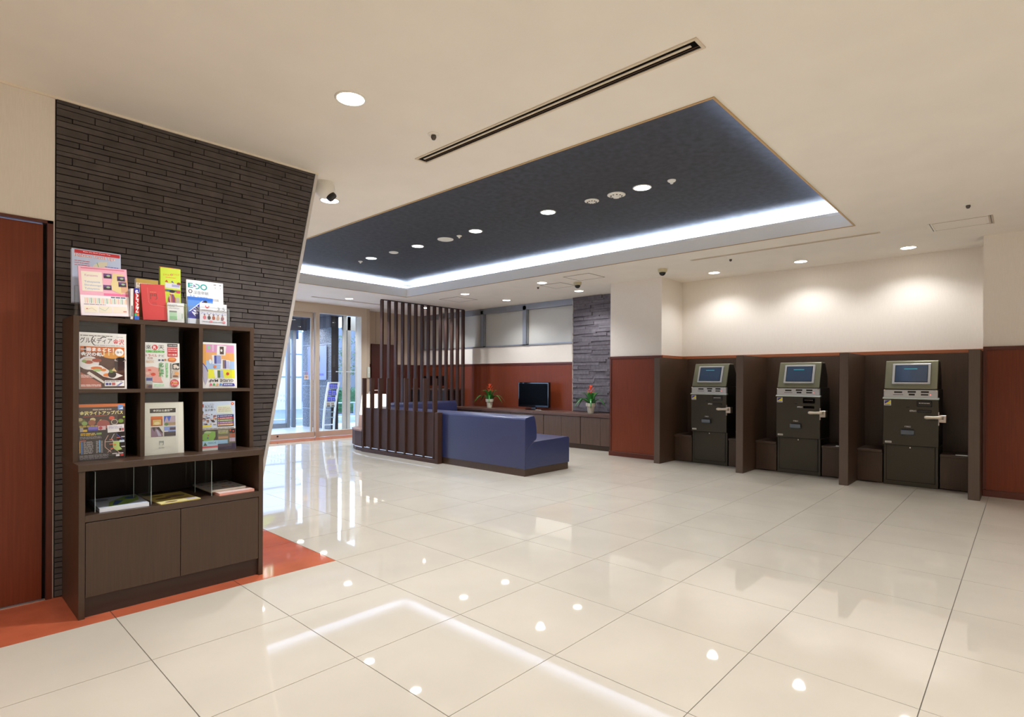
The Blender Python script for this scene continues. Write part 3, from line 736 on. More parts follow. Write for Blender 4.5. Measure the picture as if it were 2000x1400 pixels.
def frus(b, r0, r1, z0, z1):
    b.add([(cx - r0, cy - r0, z0), (cx + r0, cy - r0, z0), (cx + r0, cy + r0, z0), (cx - r0, cy + r0, z0), (cx - r1, cy - r1, z1), (cx + r1, cy - r1, z1), (cx + r1, cy + r1, z1), (cx - r1, cy + r1, z1)],
          [(0, 3, 2, 1), (4, 5, 6, 7), (0, 1, 5, 4), (1, 2, 6, 5), (2, 3, 7, 6), (3, 0, 4, 7)]); return b
frus(B(), .185, .155, .56, .915).build('shade', emis('lantern_glow', (255, 242, 222), 2.6), t)
frus(B(), .20, .19, .35, .56).build('base', mat('pale_wood', (196, 156, 128), .5), t)
B().tube([(cx - .12, cy, .915), (cx - .115, cy, .955), (cx - .07, cy, .985), (cx + .07, cy, .985), (cx + .115, cy, .955), (cx + .12, cy, .915)], .006, 8).build('handle', M_chrome, t, smooth=True)

# long low cabinet
t = thing('low_lounge_cabinet', 'long low walnut cabinet with flat doors beneath the television', 'cabinet', (8.1, 6.9, 0))
CYA, CYB = 4.78, 8.86
box('cabinet_top', 7.80, 8.33, CYA, 6.115, .552, .60, M_cnth, t, .002); box('cabinet_top', 7.80, 8.404, 6.1165, 6.60, .552, .60, M_cnth, t, .002); box('cabinet_top', 7.80, 8.404, 6.603, CYB, .552, .60, M_cnth, t, .002)
box('carcass', 7.835, 8.33, CYA, CYB, .075, .552, M_void, t); box('kick_plate', 7.85, 8.33, CYA, CYB, 0, .075, M_br, t)
y = 5.149 - .405; k = 0
while y < CYB - .05:
    g0 = .002 if k % 2 else .006
    a0, a1 = max(y, CYA) + (g0 if k % 2 == 0 else .002), min(y + .405, CYB) - (.002 if k % 2 == 0 else .006)
    if a1 - a0 > .05: box('cabinet_door', 7.815, 7.835, a0, a1, .082, .545, M_cnt, t, .001)
    y += .405; k += 1
# television
t = thing('television', 'black flat screen television on the walnut cabinet between two plants', 'television', (8.2, 6.93, .60))
box('casing', 8.19, 8.25, 6.55, 7.315, .645, 1.125, M_blkg, t, .008, seg=2)
box('screen', 8.187, 8.19, 6.575, 7.29, .685, 1.10, mat('dark_screen', (3, 3, 5), .25, spec=.03), t)
box('neck', 8.205, 8.235, 6.88, 6.98, .61, .66, M_blk, t)
B().lathe((8.2, 6.92, .60), [(.17, 0), (.17, .006), (.15, .014)], 28).build('stand', M_blkg, t)
t = thing('remote_control', 'small silver remote control lying beside the television stand', 'remote control', (8.08, 6.70, .60))
box('body', 8.05, 8.09, 6.62, 6.76, .60, .612, M_steel, t, .004)

# bromeliads
def plant(loc, label, s, seed, wallx):
    t = thing('potted_bromeliad', label, 'plant', loc, 'potted bromeliads on the walnut cabinet'); rr = random.Random(seed); x, y, z = loc
    B().lathe(loc, [(.05 * s, 0), (.066 * s, .115 * s), (.082 * s, .118 * s), (.085 * s, .175 * s), (.075 * s, .176 * s), (.072 * s, .15 * s), (.002, .148 * s)], 24).build('pot', mat('cream_pot', (206, 200, 182), .5), t, smooth=False)
    M_l = mat('leaf_green', (44, 118, 44), .3, var=.15, nscale=12)
    n = 15
    for k in range(n):
        a = 2 * PI * k / n + rr.uniform(-.15, .15); L = (.37 if k % 2 else .21) * s * rr.uniform(.85, 1.1); L = min(L, (wallx - x) / max(.05, math.cos(a)) - .03) if math.cos(a) > 0 else L; up = (.11 if k % 2 else .19) * s
        P = []; Rr = []
        for i in range(8):
            q = i / 7; d_ = L * q; h_ = .14 * s + up * math.sin(min(1, q * 1.15) * PI * .62) * 1.15 - (.20 * s * max(0, q - .5) ** 1.5 * 2.2 if k % 2 else 0)
            P.append((x + d_ * math.cos(a), y + d_ * math.sin(a), z + h_)); Rr.append(.024 * s * math.sin(PI * min(1, .25 + q * .72)) + .001)
        B().tube(P, Rr, 6, flat=.12).build('leaf', M_l, t, smooth=True)
    B().tube([(x, y, z + .14 * s), (x, y, z + .34 * s)], [.012 * s, .008 * s], 8).build('stem', mat('red_green_stem', (150, 96, 40), .5), t)
    b = B()
    for ring_, (zz, ln, n2) in enumerate(((.32, .095, 5), (.36, .085, 5), (.40, .07, 5), (.44, .04, 4))):
        for k in range(n2):
            a = 2 * PI * k / n2 + ring_ * .5; P = [(x, y, z + zz * s), (x + ln * .5 * s * math.cos(a), y + ln * .5 * s * math.sin(a), z + (zz + .010) * s), (x + ln * s * math.cos(a), y + ln * s * math.sin(a), z + (zz + .045) * s)]
            b.tube(P, [.004 * s, .008 * s, .001], 5, flat=.35)
    b.tube([(x, y, z + .42 * s), (x, y, z + .49 * s)], [.012 * s, .003], 6); b.build('flower', mat('orange_red_bract', (242, 84, 34), .45), t, smooth=True)
plant((8.10, 8.02, .60), 'potted bromeliad with orange flower standing left of the television', 1.0, 1, 8.40)
plant((8.04, 5.50, .60), 'potted bromeliad with orange flower in front of the narrow stone panel', 1.0, 2, 8.33)
# black computer cabinet behind the tall screen
t = thing('computer_counter', 'black computer counter seen through the tall slat screen', 'counter', (8.1, 9.8, 0))
box('body', 7.95, 8.40, 9.25, 10.45, 0, .93, mat('black_laminate', (14, 13, 15), .5), t); box('counter_top', 7.92, 8.41, 9.22, 10.48, .93, .965, M_cnt, t)
for y, s in ((9.42, 'nearer the television wall plants'), (9.90, 'farther one')):
    m = thing('monitor', 'black computer monitor on the black counter, ' + s, 'monitor', (8.15, y, .965), 'monitors on the counter')
    box('display', 8.12, 8.15, y, y + .38, 1.03, 1.25, M_blkg, m, .004); box('stand', 8.11, 8.2, y + .13, y + .25, .965, .98, M_blk, m); box('neck', 8.14, 8.16, y + .17, y + .21, .98, 1.06, M_blk, m)

# ================================================================== TICKET MACHINE BOOTHS
BX = 8.10
names = ('against the cream pillar', 'between the first and middle ticket machines', 'between the middle and nearest ticket machines', 'at the open right end of the booths')
DY = [3.772, 2.622, 1.462, .330]
for y, s in zip(DY, names):
    t = thing('booth_divider', 'dark brown wood booth divider ' + s, 'partition', (7.7, y + .045, 0), 'dark brown booth dividers')
    box('panel', 7.225, 8.13, y, y + .092, 0, 1.50, M_br, t, .0015)
    box('edge_band', 7.2235, 7.2255, y + .004, y + .088, .003, 1.497, mat('edge_band_brown', (84, 68, 56), .45, var=.1, scale=(45, 45, .9)), t)
bays = [(DY[1] + .092, DY[0]), (DY[2] + .092, DY[1]), (DY[3] + .092, DY[2])]
nm3 = ('beside the pillar', 'in the middle', 'nearest the camera')
CT = [3.245, 2.10, .948]
for (a0, a1), s, c in zip(bays, nm3, CT):
    tag(box('booth_back_panel', BX, 8.13, a0, a1, 0, 1.50, M_br), 'dark brown wood back panel of the booth ' + s, 'panel', 'booth back panels')
    for side, (p, q) in (('left', (c + .262, a1)), ('right', (a0, c - .262))):
        t = thing('low_bench', 'low dark brown box shelf %s of the ticket machine %s' % (side, s), 'shelf', (7.88, (p + q) / 2, 0), 'box shelves beside the ticket machines')
        box('body', 7.685, BX, p + .002, q - .002, 0.012, .355, M_br, t); box('top_board', 7.665, BX, p + .001, q - .001, .355, .388, M_brh, t, .004)
        if side == 'right':
            tag(box('paper_strip', 7.672, 7.70, p + .002, p + .13, .388, .394, M_whitep), 'thin white strip on the box shelf right of the ticket machine ' + s, 'strip', 'white strips on box shelves')

def ticket_machine(c, label):
    t = thing('ticket_machine', label, 'ticket machine', (7.9, c, 0), 'payment ticket machines')
    y0, y1 = c - .25, c + .25
    low = box('lower_cabinet', 7.675, BX, y0, y1, 0, .458, M_atm, t, .003)
    fr = B(); fr.box(7.668, 7.675, y0 + .03, y1 - .03, .055, .452); fr.build('lower_door', M_atm, t)
    ln = B(); g = .0035
    ln.box(7.6735, 7.676, y0 + .024, y0 + .030, .049, .455).box(7.6735, 7.676, y1 - .030, y1 - .024, .049, .455).box(7.6735, 7.676, y0 + .024, y1 - .024, .049, .055); ln.build('door_gap', M_gap, t)
    B().lathe((7.667, c + .0, .435), [(.007, 0), (.007, -.004)], 12, ax='x').build('lower_lock', M_chrome, t)
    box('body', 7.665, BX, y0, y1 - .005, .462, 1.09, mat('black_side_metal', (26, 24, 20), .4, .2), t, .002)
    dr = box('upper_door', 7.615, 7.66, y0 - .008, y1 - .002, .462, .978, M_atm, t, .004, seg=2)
    st = B().box(7.625, 7.665, y0 + .002, y1 - .006, .994, 1.084).build('silver_control_strip', M_silv, t, .002)
    lp = B().prism([(7.595, .980), (7.595, .986), (7.625, 1.0), (7.66, 1.0), (7.66, .980)], 'y', y0 - .012, y1).build('silver_lip', mat('pale_lip', (188, 196, 190), .3, .5), t)
    # head: wedge leaning back
    B().prism([(7.632, 1.092), (7.625, 1.10), (7.735, 1.408), (7.745, 1.414), (7.90, 1.414), (8.02, 1.25), (8.02, 1.092)], 'y', y0 + .006, y1 - .012).build('head', M_atmh, t, .003)
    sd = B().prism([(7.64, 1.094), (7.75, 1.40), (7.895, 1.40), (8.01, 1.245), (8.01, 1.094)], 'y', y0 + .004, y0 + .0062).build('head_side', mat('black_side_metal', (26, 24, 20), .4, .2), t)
    # slanted display, local frame on the head face
    import mathutils
    fx, fz = 7.625, 1.10; dx, dz = .110, .308; ll = math.hypot(dx, dz); ux, uz = dx / ll, dz / ll; nx, nz = -uz, ux
    def slab(b, s0, s1, a0, a1, h0, h1):
        P = lambda s, h: (fx + ux * s + nx * h, fz + uz * s + nz * h)
        return b.prism([P(s0, h0), P(s1, h0), P(s1, h1), P(s0, h1)], 'y', a0, a1)
    bz = slab(B(), .048, .292, c - .182, c + .168, -.002, .018).build('display_bezel', M_silv, t, .004, seg=2)
    slab(B(), .068, .272, c - .158, c + .144, .0175, .0192).build('display_gasket', M_blk, bz)
    slab(B(), .074, .266, c - .152, c + .138, .019, .0205).build('display_glass', mat('blue_glass_screen', (60, 74, 94), .08, spec=.7, emit=(80, 110, 150), es=.05), bz)
    ref = B(); slab(ref, .222, .230, c - .06, c + .06, .0206, .0209); ref.build('display_banner', emis('cyan_banner', (90, 200, 215), .55), bz)
    # details on strip
    d = B(); X = 7.6235
    for (a, bb, z0, z1) in ((.07, .145, 1.048, 1.066), (-.055, .02, 1.052, 1.072), (-.17, -.10, 1.052, 1.072), (.06, .155, 1.026, 1.031), (-.045, .01, 1.022, 1.042), (-.165, -.10, 1.024, 1.040)):
        d.box(X, X + .003, c + a, c + bb, z0, z1)
    d.build('card_slots', M_blk, t)
    B().lathe((7.624, c - .185, 1.032), [(.006, 0), (.006, -.003)], 12, ax='x').build('red_lamp', emis('red_indicator', (255, 110, 100), 1.6), t)
    for a in (-.235, .235): B().lathe((7.622, c + a, 1.078), [(.008, 0), (.008, -.006)], 12, ax='x').build('screw', M_chrome, t)
    # note slots
    F_ = 7.613
    n1 = B().box(F_ - .006, F_ + .003, c - .20, c - .065, .90, .965); n1 = n1.build('note_inlet', M_blkg, t, .004)
    q = B()
    for k in range(7): q.box(F_ - .010, F_ - .005, c - .178 + k * .014, c - .170 + k * .014, .935, .943)
    q.build('inlet_teeth', M_chrome, n1)
    B().box(F_ - .005, F_ + .002, c - .195, c - .07, .836, .866).build('note_outlet', M_blkg, t, .003)
    B().box(F_ - .003, F_ + .002, c - .005, c + .03, .885, .90).build('coin_slot', M_blk, t)
    # coin tray: rounded pocket
    tr_ = B(); tr_.prism([(7.616, .578), (7.580, .590), (7.572, .632), (7.580, .636), (7.588, .60), (7.616, .592)], 'y', c - .045, c + .075)
    tr_.build('coin_tray', mat('blue_grey_tray', (96, 104, 116), .35, .2), t); B().box(F_ - .001, F_ + .004, c - .04, c + .07, .60, .65).build('coin_mouth', M_blk, t)
    # handle and lock box on right edge
    hd_ = B(); P = [(7.575, c - .135, .785), (7.575, c - .155, .785), (7.574, c - .21, .786), (7.574, c - .27, .789), (7.58, c - .298, .789)]
    hd_.tube(P, [.012, .019, .0155, .0175, .02], 12, flat=1.0); hb = hd_.build('lever_handle', mat('pale_champagne_lever', (222, 208, 190), .3, .4), t, smooth=True)
    B().box(7.585, 7.66, c - .325, c - .258, .735, .815).build('lock_box', M_steel, t, .004)
    B().tube([(7.575, c - .285, .79), (7.61, c - .285, .79)], .013, 10).build('spindle', M_chrome, hb)
    B().box(7.61, 7.64, c - .262, c - .254, .70, .845).build('hinge_plate', M_steel, t)
    # flat print on the door (built facing -X)
    def place(a, nm, ytop, z): ao = a.build(t, nm); ao.rotation_euler = (0, 0, -PI / 2); ao.location = Vector((7.613, ytop, z)) - wl(t); return ao
    a = Art(.066, .062); a.rect(0, 0, 1, 1, 'e8e6e0'); a.rect(.08, .28, .92, .93, 'f4ea1e'); a.poly([(.08, .28), (.08, .93), (.92, .93)], '2c2f9e')
    a.text('IC', .13, .68, .34, .86, 'c8d0f0'); a.lines(.08, .07, .92, .22, 1, '3a3fa0', .8, 2); place(a, 'sticker', c + .238, .905)
    a = Art(.062, .02); a.rect(0, 0, 1, 1, 'dad8cf'); a.lines(.08, .25, .92, .75, 1, '8a8880', .7, 3); place(a, 'maker_plate', c + .228, .482)
    a = Art(.06, .02); a.text('紙幣出口', 0, 0, 1, 1, 'e6e6e6', .012); place(a, 'outlet_lettering', c + .0, .842)
    a = Art(.055, .018); a.text('硬貨出口', 0, 0, 1, 1, 'e6e6e6', .012); place(a, 'coin_lettering', c + .045, .665)
    return t
ticket_machine(CT[0], 'olive black payment machine with tilted screen in the booth beside the pillar')
ticket_machine(CT[1], 'olive black payment machine with tilted screen in the middle booth')
ticket_machine(CT[2], 'olive black payment machine with tilted screen in the booth nearest the camera')

# ================================================================== BROCHURE CABINET
t = thing('brochure_cabinet', 'dark brown wooden brochure cabinet with six pigeonholes against the slanted stone wall', 'cabinet', (1.0, 3.6, 0))
CF = 3.367; CBk = 3.795
box('side_panel', .560, .586, CF, CBk, 0, .723, M_br, t, .001); box('side_panel', 1.432, 1.458, CF, CBk, 0, .723, M_br, t, .001)
box('ledge', .556, 1.462, CF - .003, CBk, .723, .757, M_brh, t, .001)
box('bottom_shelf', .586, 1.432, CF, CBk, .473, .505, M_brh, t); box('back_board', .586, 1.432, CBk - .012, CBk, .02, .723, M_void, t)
box('kick_plate', .586, 1.432, CF + .022, CF + .04, 0, .10, mat('kick_dark', (56, 42, 34), .5), t)
box('cabinet_door', .5885, 1.0075, CF + .001, CF + .02, .102, .4685, M_br, t, .0008); box('cabinet_door', 1.0105, 1.4295, CF + .001, CF + .02, .102, .4685, M_br, t, .0008)
UF = 3.50
box('upper_side', .557, .581, UF, CBk, .757, 1.498, M_br, t, .0008); box('upper_side', 1.430, 1.454, UF, CBk, .757, 1.498, M_br, t, .0008)
box('top_board', .581, 1.430, UF, CBk, 1.473, 1.498, M_brh, t, .0008); box('middle_shelf', .581, 1.430, UF, CBk, 1.105, 1.124, M_brh, t)
box('upright', .849, .870, UF, CBk, .757, 1.105, M_br, t); box('upright', 1.140, 1.161, UF, CBk, .757, 1.105, M_br, t)
box('upright', .849, .870, UF, CBk, 1.124, 1.473, M_br, t); box('upright', 1.140, 1.161, UF, CBk, 1.124, 1.473, M_br, t)
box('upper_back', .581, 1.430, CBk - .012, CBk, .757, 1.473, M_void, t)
for x0 in (.582, .871, 1.162):
    for z0, z1 in ((1.125, 1.472), (.758, 1.104)):
        box('acrylic_front', x0, x0 + .165, UF + .006, UF + .009, z0, z1, M_acr, t)
for x, y0 in ((.634, 3.42), (.842, 3.60), (.880, 3.42), (1.153, 3.60), (1.183, 3.42)):
    p = thing('acrylic_divider', 'clear acrylic divider standing in the open compartment, x %d' % int(x * 100), 'divider', (x, 3.6, .505), 'acrylic dividers in the open compartment')
    p['label'] = {.634: 'leftmost clear acrylic divider beside the folded area maps', .842: 'clear acrylic divider at the rear right of the folded area maps', .880: 'clear acrylic divider between the maps and the yellow leaflets',
                  1.153: 'clear acrylic divider at the rear right of the yellow leaflets', 1.183: 'clear acrylic divider beside the red edged booklets'}[x]
    box('sheet', x, x + .003, y0 + .003, 3.76, .506, .708, M_acr, p)
    box('front_edge', x, x + .003, y0, y0 + .003, .506, .708, M_acre, p); box('top_edge', x, x + .003, y0, 3.76, .708, .7095, M_acre, p)

# ---- magazines: name, label, x, y, z, w, h, thickness, art, tilt (in plane), lean back
def booklet(name, label, cat, x, y, z, w_, h_, th, art, tilt=0.0, lean=-.06, group='magazines in the pigeonholes', page=(236, 234, 226), pm=None):
    t = thing(name, label, cat, (x, y, z), group, (lean, tilt, 0))
    B().box(0, w_, .0004, th, 0, h_).build('pages', pm or mat('paper_white', page, .6), t, local=True)
    art.build(t, 'cover_print'); return t
sh = 1.1245
a = Art(.205, .294); a.rect(0, 0, 1, 1, 'f0eeea'); a.lines(.03, .935, .70, .955, 1, '77726c', .8, 1); a.text('TAKE FREE', .78, .925, .93, .945, '9a9088')
a.text('グルメディア', .02, .81, .69, .915, '2e2a2c', .01); a.ring(.38, .86, .13, .10, .02, '2e2a2c', 130, 250); a.ring(.52, .86, .10, .075, .02, '2e2a2c', 60, 150)
a.text('金沢', .71, .80, .95, .90, 'd22430', .012); a.lines(.3, .77, .95, .785, 1, '8c8c98', .6, 2)
a.rect(.02, .02, .955, .755, '5a3a30'); a.rect(.02, .58, .955, .755, 'd8722e'); a.rect(.02, .56, .45, .66, '8a5038'); a.ell(.72, .60, .24, .055, 'e8a040'); a.rect(.10, .66, .14, .75, '40302c')
a.rect(.50, .60, .53, .72, 'f0d8a0').rect(.60, .60, .63, .73, 'f0d8a0').rect(.70, .61, .73, .74, 'f0c890')
a.poly([(.02, .36), (.3, .33), (.6, .08), (.955, .08), (.955, .3), (.8, .28), (.5, .42), (.2, .5), (.02, .5)], '4a2420')
a.ell(.20, .46, .21, .12, 'e6e4e6'); a.ell(.20, .50, .13, .06, 'dcc8b8'); a.ell(.19, .475, .09, .03, 'b06048'); a.ell(.10, .49, .05, .025, '8fae68'); a.ell(.36, .51, .10, .035, 'a84a34')
a.poly([(.12, .37), (.30, .33), (.5, .22), (.72, .18), (.92, .24), (.80, .28), (.62, .33), (.45, .42), (.28, .43)], 'f0ecea')
a.ell(.35, .37, .12, .03, 'e07a40'); a.ell(.37, .335, .09, .025, 'a8c880'); a.ell(.50, .34, .06, .025, 'e88a3c'); a.ell(.57, .25, .08, .03, 'ee8a3a'); a.ell(.68, .26, .09, .06, '2a1a16'); a.ell(.66, .32, .05, .03, '708a3c'); a.poly([(.67, .33), (.73, .39), (.78, .31)], 'e8c88c')
a.ell(.86, .52, .13, .035, 'b8a8a8'); a.ell(.86, .535, .10, .04, '1c1214'); a.rect(.73, .38, .955, .50, '2c1518'); a.ell(.84, .37, .11, .04, '3a1c1e')
a.poly([(.02, .02), (.02, .30), (.45, .10), (.45, .02)], 'b86a58'); a.poly([(.15, .28), (.5, .10), (.52, .13), (.2, .31)], 'e8e0d8')
a.text('一冊まるごと！', .03, .665, .72, .735, 'ffffff', .035); a.text('金沢の旬。', .03, .58, .50, .655, 'ffffff', .035)
a.ell(.84, .66, .095, .068, 'f6f2ee'); a.text('春号', .78, .64, .90, .68, '3a3230'); a.lines(.03, .20, .30, .255, 3, 'f0dcd4', .5, 4); a.lines(.03, .045, .44, .085, 2, 'f4f0ee', .5, 5)
a.rect(.52, .05, .94, .155, 'f2f0ee'); a.lines(.53, .13, .92, .145, 1, '60606c', .7, 6); a.lines(.54, .07, .66, .11, 1, '3a3c9c', 1, 7); a.rect(.67, .066, .745, .115, 'c86464'); a.poly([(.76, .055), (.86, .115), (.93, .125), (.82, .055)], '8c8cc0')
booklet('magazine', 'food magazine with white masthead and plated dishes in the upper left pigeonhole', 'magazine', .585, 3.516, sh, .205, .294, .012, a)
a = Art(.171, .256); a.rect(0, 0, 1, 1, 'f0f0ec'); a.text('楽', .02, .85, .18, .945, '2a2a2a', .005); a.ell(.28, .895, .085, .057, 'd81e2c'); a.text('R', .235, .862, .325, .928, 'ffffff', .03); a.text('天', .37, .85, .55, .945, '2a2a2a', .005)
a.rect(.02, .782, .55, .83, '50b43c'); a.text('トラベル', .05, .79, .52, .822, 'e6f6e0'); a.text('トラベル', .02, .69, .34, .745, 'd22a30', .01); a.text('ナビ', .37, .69, .55, .745, '2a2a2a', .01)
a.rect(.64, .92, .94, .985, '2a2226'); a.text('TAKE FREE', .66, .94, .92, .965, 'f0f0f0', .02); a.rect(.64, .70, .94, .905, 'd22c34'); a.lines(.66, .80, .92, .89, 2, 'f4c8c8', .4, 3); a.text('2014春夏', .66, .725, .92, .765, 'f6e8e0', .02)
a.text('北陸', .06, .64, .22, .68, 'a04848'); a.lines(.03, .56, .25, .62, 3, 'e8b890', .4, 8); a.ell(.40, .62, .035, .02, '40507a').ell(.50, .62, .035, .02, '40507a').ell(.57, .63, .035, .022, 'c88a58')
a.ell(.77, .635, .13, .05, 'e06a2c'); a.ell(.77, .645, .09, .03, 'f0a050')
a.poly([(0, .26), (0, .46), (.2, .48), (.42, .44), (.45, .2), (.5, .13), (.2, .15), (.2, .26)], 'e6a49a'); a.ell(.12, .40, .05, .02, 'd85040').ell(.22, .31, .07, .035, 'd84830').ell(.06, .33, .06, .03, 'f0c8b8')
a.vtext('北陸旅', .45, .57, .15, '2e9c4c', .03, 1.05); a.vtext('満喫！満足！', .61, .565, .08, '7cc884', .01, 1.02); a.lines(.71, .22, .75, .56, 11, '4a4044', .6, 5)
a.poly([(.78, .43), (.98, .42), (.98, .57), (.78, .545)], '2c2420'); a.ell(.86, .50, .06, .03, 'e8d8c8').ell(.93, .47, .04, .03, 'e6dcd4').ell(.84, .46, .04, .02, 'd8d0c8')
a.rect(.78, .25, .98, .41, 'c8bcb0'); a.ell(.90, .33, .07, .04, 'e8a868').ell(.86, .27, .09, .02, '885840')
a.rect(.02, .10, .19, .17, 'b8c0c8').rect(.02, .175, .19, .235, '44509a').rect(.02, .0, .19, .09, '8a6a60').ell(.12, .045, .06, .03, '3c2c48')
a.ell(.83, .12, .13, .085, 'cc242c'); a.text('1,000', .74, .10, .92, .145, 'f6e070', .02); a.lines(.75, .15, .91, .17, 1, 'f4d8d8', .8, 2); a.lines(.74, .07, .92, .09, 1, 'f4d8d8', .8, 3); a.lines(.24, .05, .52, .10, 2, '9cd8a0', .5, 6)
booklet('magazine', 'white travel magazine with green and red Japanese lettering in the upper middle pigeonhole', 'magazine', .876, 3.516, sh, .171, .256, .010, a)
a = Art(.193, .272); a.rect(0, 0, 1, 1, 'f2f1ee'); a.rect(.0, .2, .93, .955, 'e8e4f0'); a.rect(0, .78, .93, .955, 'e09ac8'); a.rect(.0, .58, .93, .78, 'f2b060'); a.rect(.1, .41, .93, .60, 'a8c8f0'); a.rect(.1, .22, .93, .41, 'ecec28'); a.rect(0, .5, .1, .955, 'e8a850'); a.rect(.17, .6, .26, .78, 'eab27a')
a.rect(.28, .80, .33, .95, 'e8c8e0'); a.ell(.19, .885, .05, .04, '98d8a0')
a.poly([(.41, .73), (.66, .72), (.70, .93), (.43, .94)], 'f4f4f2').rect(.50, .745, .62, .915, '4a2c28').ell(.55, .83, .03, .03, 'e8e8e8')
a.poly([(.28, .53), (.53, .52), (.54, .72), (.27, .725)], 'f2f2f4').rect(.335, .535, .40, .715, '2c3a9c').rect(.40, .535, .53, .715, '8c9cd8')
a.poly([(.51, .42), (.78, .41), (.80, .61), (.55, .64)], 'f2f2f4').rect(.58, .43, .64, .62, '8c7060').rect(.64, .43, .68, .62, '3c3a90').rect(.68, .43, .78, .6, 'c8c8e6')
a.poly([(.35, .22), (.61, .21), (.58, .40), (.31, .40)], 'eef0f0').rect(.42, .225, .50, .39, '4c6a34').poly([(.5, .225), (.61, .22), (.58, .395), (.5, .39)], 'a8b8e0')
a.ell(.35, .47, .045, .03, 'e0763c').ell(.72, .315, .045, .035, 'd83030').ell(.22, .58, .04, .05, 'e8f0f8'); a.poly([(0, .35), (.0, .55), (.09, .48), (.15, .37), (.14, .2), (.07, .06), (.03, .15)], 'b8b4cc').line([(0, .54), (.09, .46), (.145, .36)], .025, '3a38a8')
a.text('GUIDE MAP', .17, .135, .89, .195, '1c1c20', .012, flip=True); a.poly([(.55, .05), (.93, .05), (.90, .105), (.57, .105)], '2a36a8'); a.lines(.60, .065, .86, .09, 1, 'd8dcf4', .9, 4)
for i, c in enumerate(('d84c7c', '4cae5c', 'e8b068', '4c8cd8')): a.ell(.22 + i * .095, .08, .036, .026, c)
booklet('guide_map', 'colourful guide map standing upside down in the upper right pigeonhole', 'map', 1.167, 3.516, sh, .193, .272, .010, a)
lz = .7575
a = Art(.203, .290); a.rect(0, 0, 1, 1, '241c1c'); a.rect(0, .945, 1, 1, 'e07838'); a.rect(0, .60, 1, .945, '4a3a34'); a.rect(.84, .885, .955, .98, '7ca0d8').poly([(.86, .90), (.95, .90), (.95, .93)], 'e8eef8')
a.lines(.30, .885, .70, .91, 1, 'b8a898', .9, 2); a.text('金沢ライトアップバス', .03, .80, .95, .875, 'f4eca8', .025)
for (x, y, r, c) in ((.08, .70, .07, '6a6a3c'), (.13, .66, .06, '88a85c'), (.30, .72, .06, 'c8b888'), (.28, .67, .08, '9a5a44'), (.47, .70, .03, 'd8c060'), (.57, .69, .025, 'e0c868'), (.70, .74, .06, 'd85a44'), (.52, .63, .14, 'a0504c'), (.90, .68, .06, '7c9c48'), (.97, .75, .025, 'a8d048'), (.04, .73, .05, 'b8a878')): a.ell(x, y, r, r * .6, c)
a.line([(.10, .775), (.62, .795)], .012, 'c8503c'); a.ell(.76, .665, .075, .05, 'c8c0a8').ell(.76, .665, .06, .04, '4a3834'); a.lines(.02, .59, .40, .62, 1, 'b89c3c', 1, 3)
a.rect(.20, .525, .40, .60, '7c6cc0').rect(.20, .52, .40, .545, '3c38a8').rect(.41, .53, .57, .60, 'd8b8c0').ell(.46, .565, .04, .03, 'b84450'); a.rect(.03, .51, .10, .59, 'a8a0a0').rect(.09, .51, .18, .55, 'd8b040')
a.poly([(.61, .475), (.97, .485), (.97, .62), (.60, .61)], 'ece8ea'); a.lines(.63, .54, .93, .595, 3, '9c98c0', .4, 5).rect(.86, .50, .91, .55, '5a4438').rect(.92, .50, .96, .55, 'b85058')
a.lines(.04, .44, .36, .49, 2, 'e0b840', .6, 6); a.rect(.37, .45, .48, .485, '7c9c50'); a.lines(.03, .38, .48, .43, 3, '8c868c', .5, 7); a.rect(.02, .345, .15, .36, 'e05a3c'); a.rect(.02, .14, .04, .34, 'd8a030'); a.rect(.055, .12, .08, .34, '4c8cd8'); a.rect(.42, .13, .45, .35, '5ca4dc')
a.lines(.10, .12, .30, .34, 11, 'a8a2a4', .5, 8); a.lines(.36, .12, .41, .34, 11, 'a8a2a4', .5, 9); a.lines(.46, .12, .50, .34, 11, 'a8a2a4', .5, 10)
a.line([(.62, .43), (.55, .33), (.55, .22), (.68, .12)], .012, 'e0b0a0').line([(.75, .45), (.68, .35), (.80, .28)], .01, 'd8d8e0').line([(.60, .12), (.74, .20), (.86, .10)], .01, 'e0b0a0').line([(.80, .44), (.95, .33)], .012, '4060c8').rect(.55, .31, .85, .318, 'd8d0c8')
a.poly([(.72, .19), (.72, .31), (.86, .31), (.86, .22), (.92, .16), (.80, .14)], 'b8d078'); a.ell(.76, .25, .03, .02, 'e08a3c'); a.rect(.86, .29, .97, .33, 'd0dce8')
for (x, y) in ((.64, .34), (.80, .37), (.90, .38), (.64, .26), (.66, .18), (.90, .20)): a.rect(x, y, x + .08, y + .018, 'd8603c' if x < .85 else 'c8c8cc')
a.lines(.02, .02, .62, .10, 4, '8a868c', .5, 11); a.lines(.70, .085, .95, .10, 1, 'e0e0e0', 1, 2); a.rect(.78, .04, .86, .075, 'e8e8e8').rect(.88, .04, .945, .075, 'd83a34')
booklet('magazine', 'black bus timetable flyer with orange top band in the lower left pigeonhole', 'flyer', .583, 3.516, lz, .203, .290, .008, a, page=(60, 54, 52))
a = Art(.200, .290); a.rect(0, 0, 1, 1, 'dcdcce'); a.rect(.03, .02, .97, .975, 'e2e2d6'); a.rect(.16, .80, .80, .885, '2a241e'); a.text('金沢お土産百選', .24, .82, .72, .865, 'f0eee4', .02)
a.rect(.18, .55, .47, .735, 'b0501c').rect(.18, .68, .47, .735, 'd86a1c').rect(.23, .57, .43, .67, 'd8b868').ell(.33, .60, .07, .03, 'e8d8a0')
a.rect(.50, .55, .79, .735, '3c60c8').poly([(.50, .60), (.57, .73), (.63, .62), (.68, .735), (.79, .735), (.79, .55), (.50, .55)], 'b8a8b8').rect(.53, .555, .79, .61, 'a89068').ell(.56, .575, .05, .03, '5c8044')
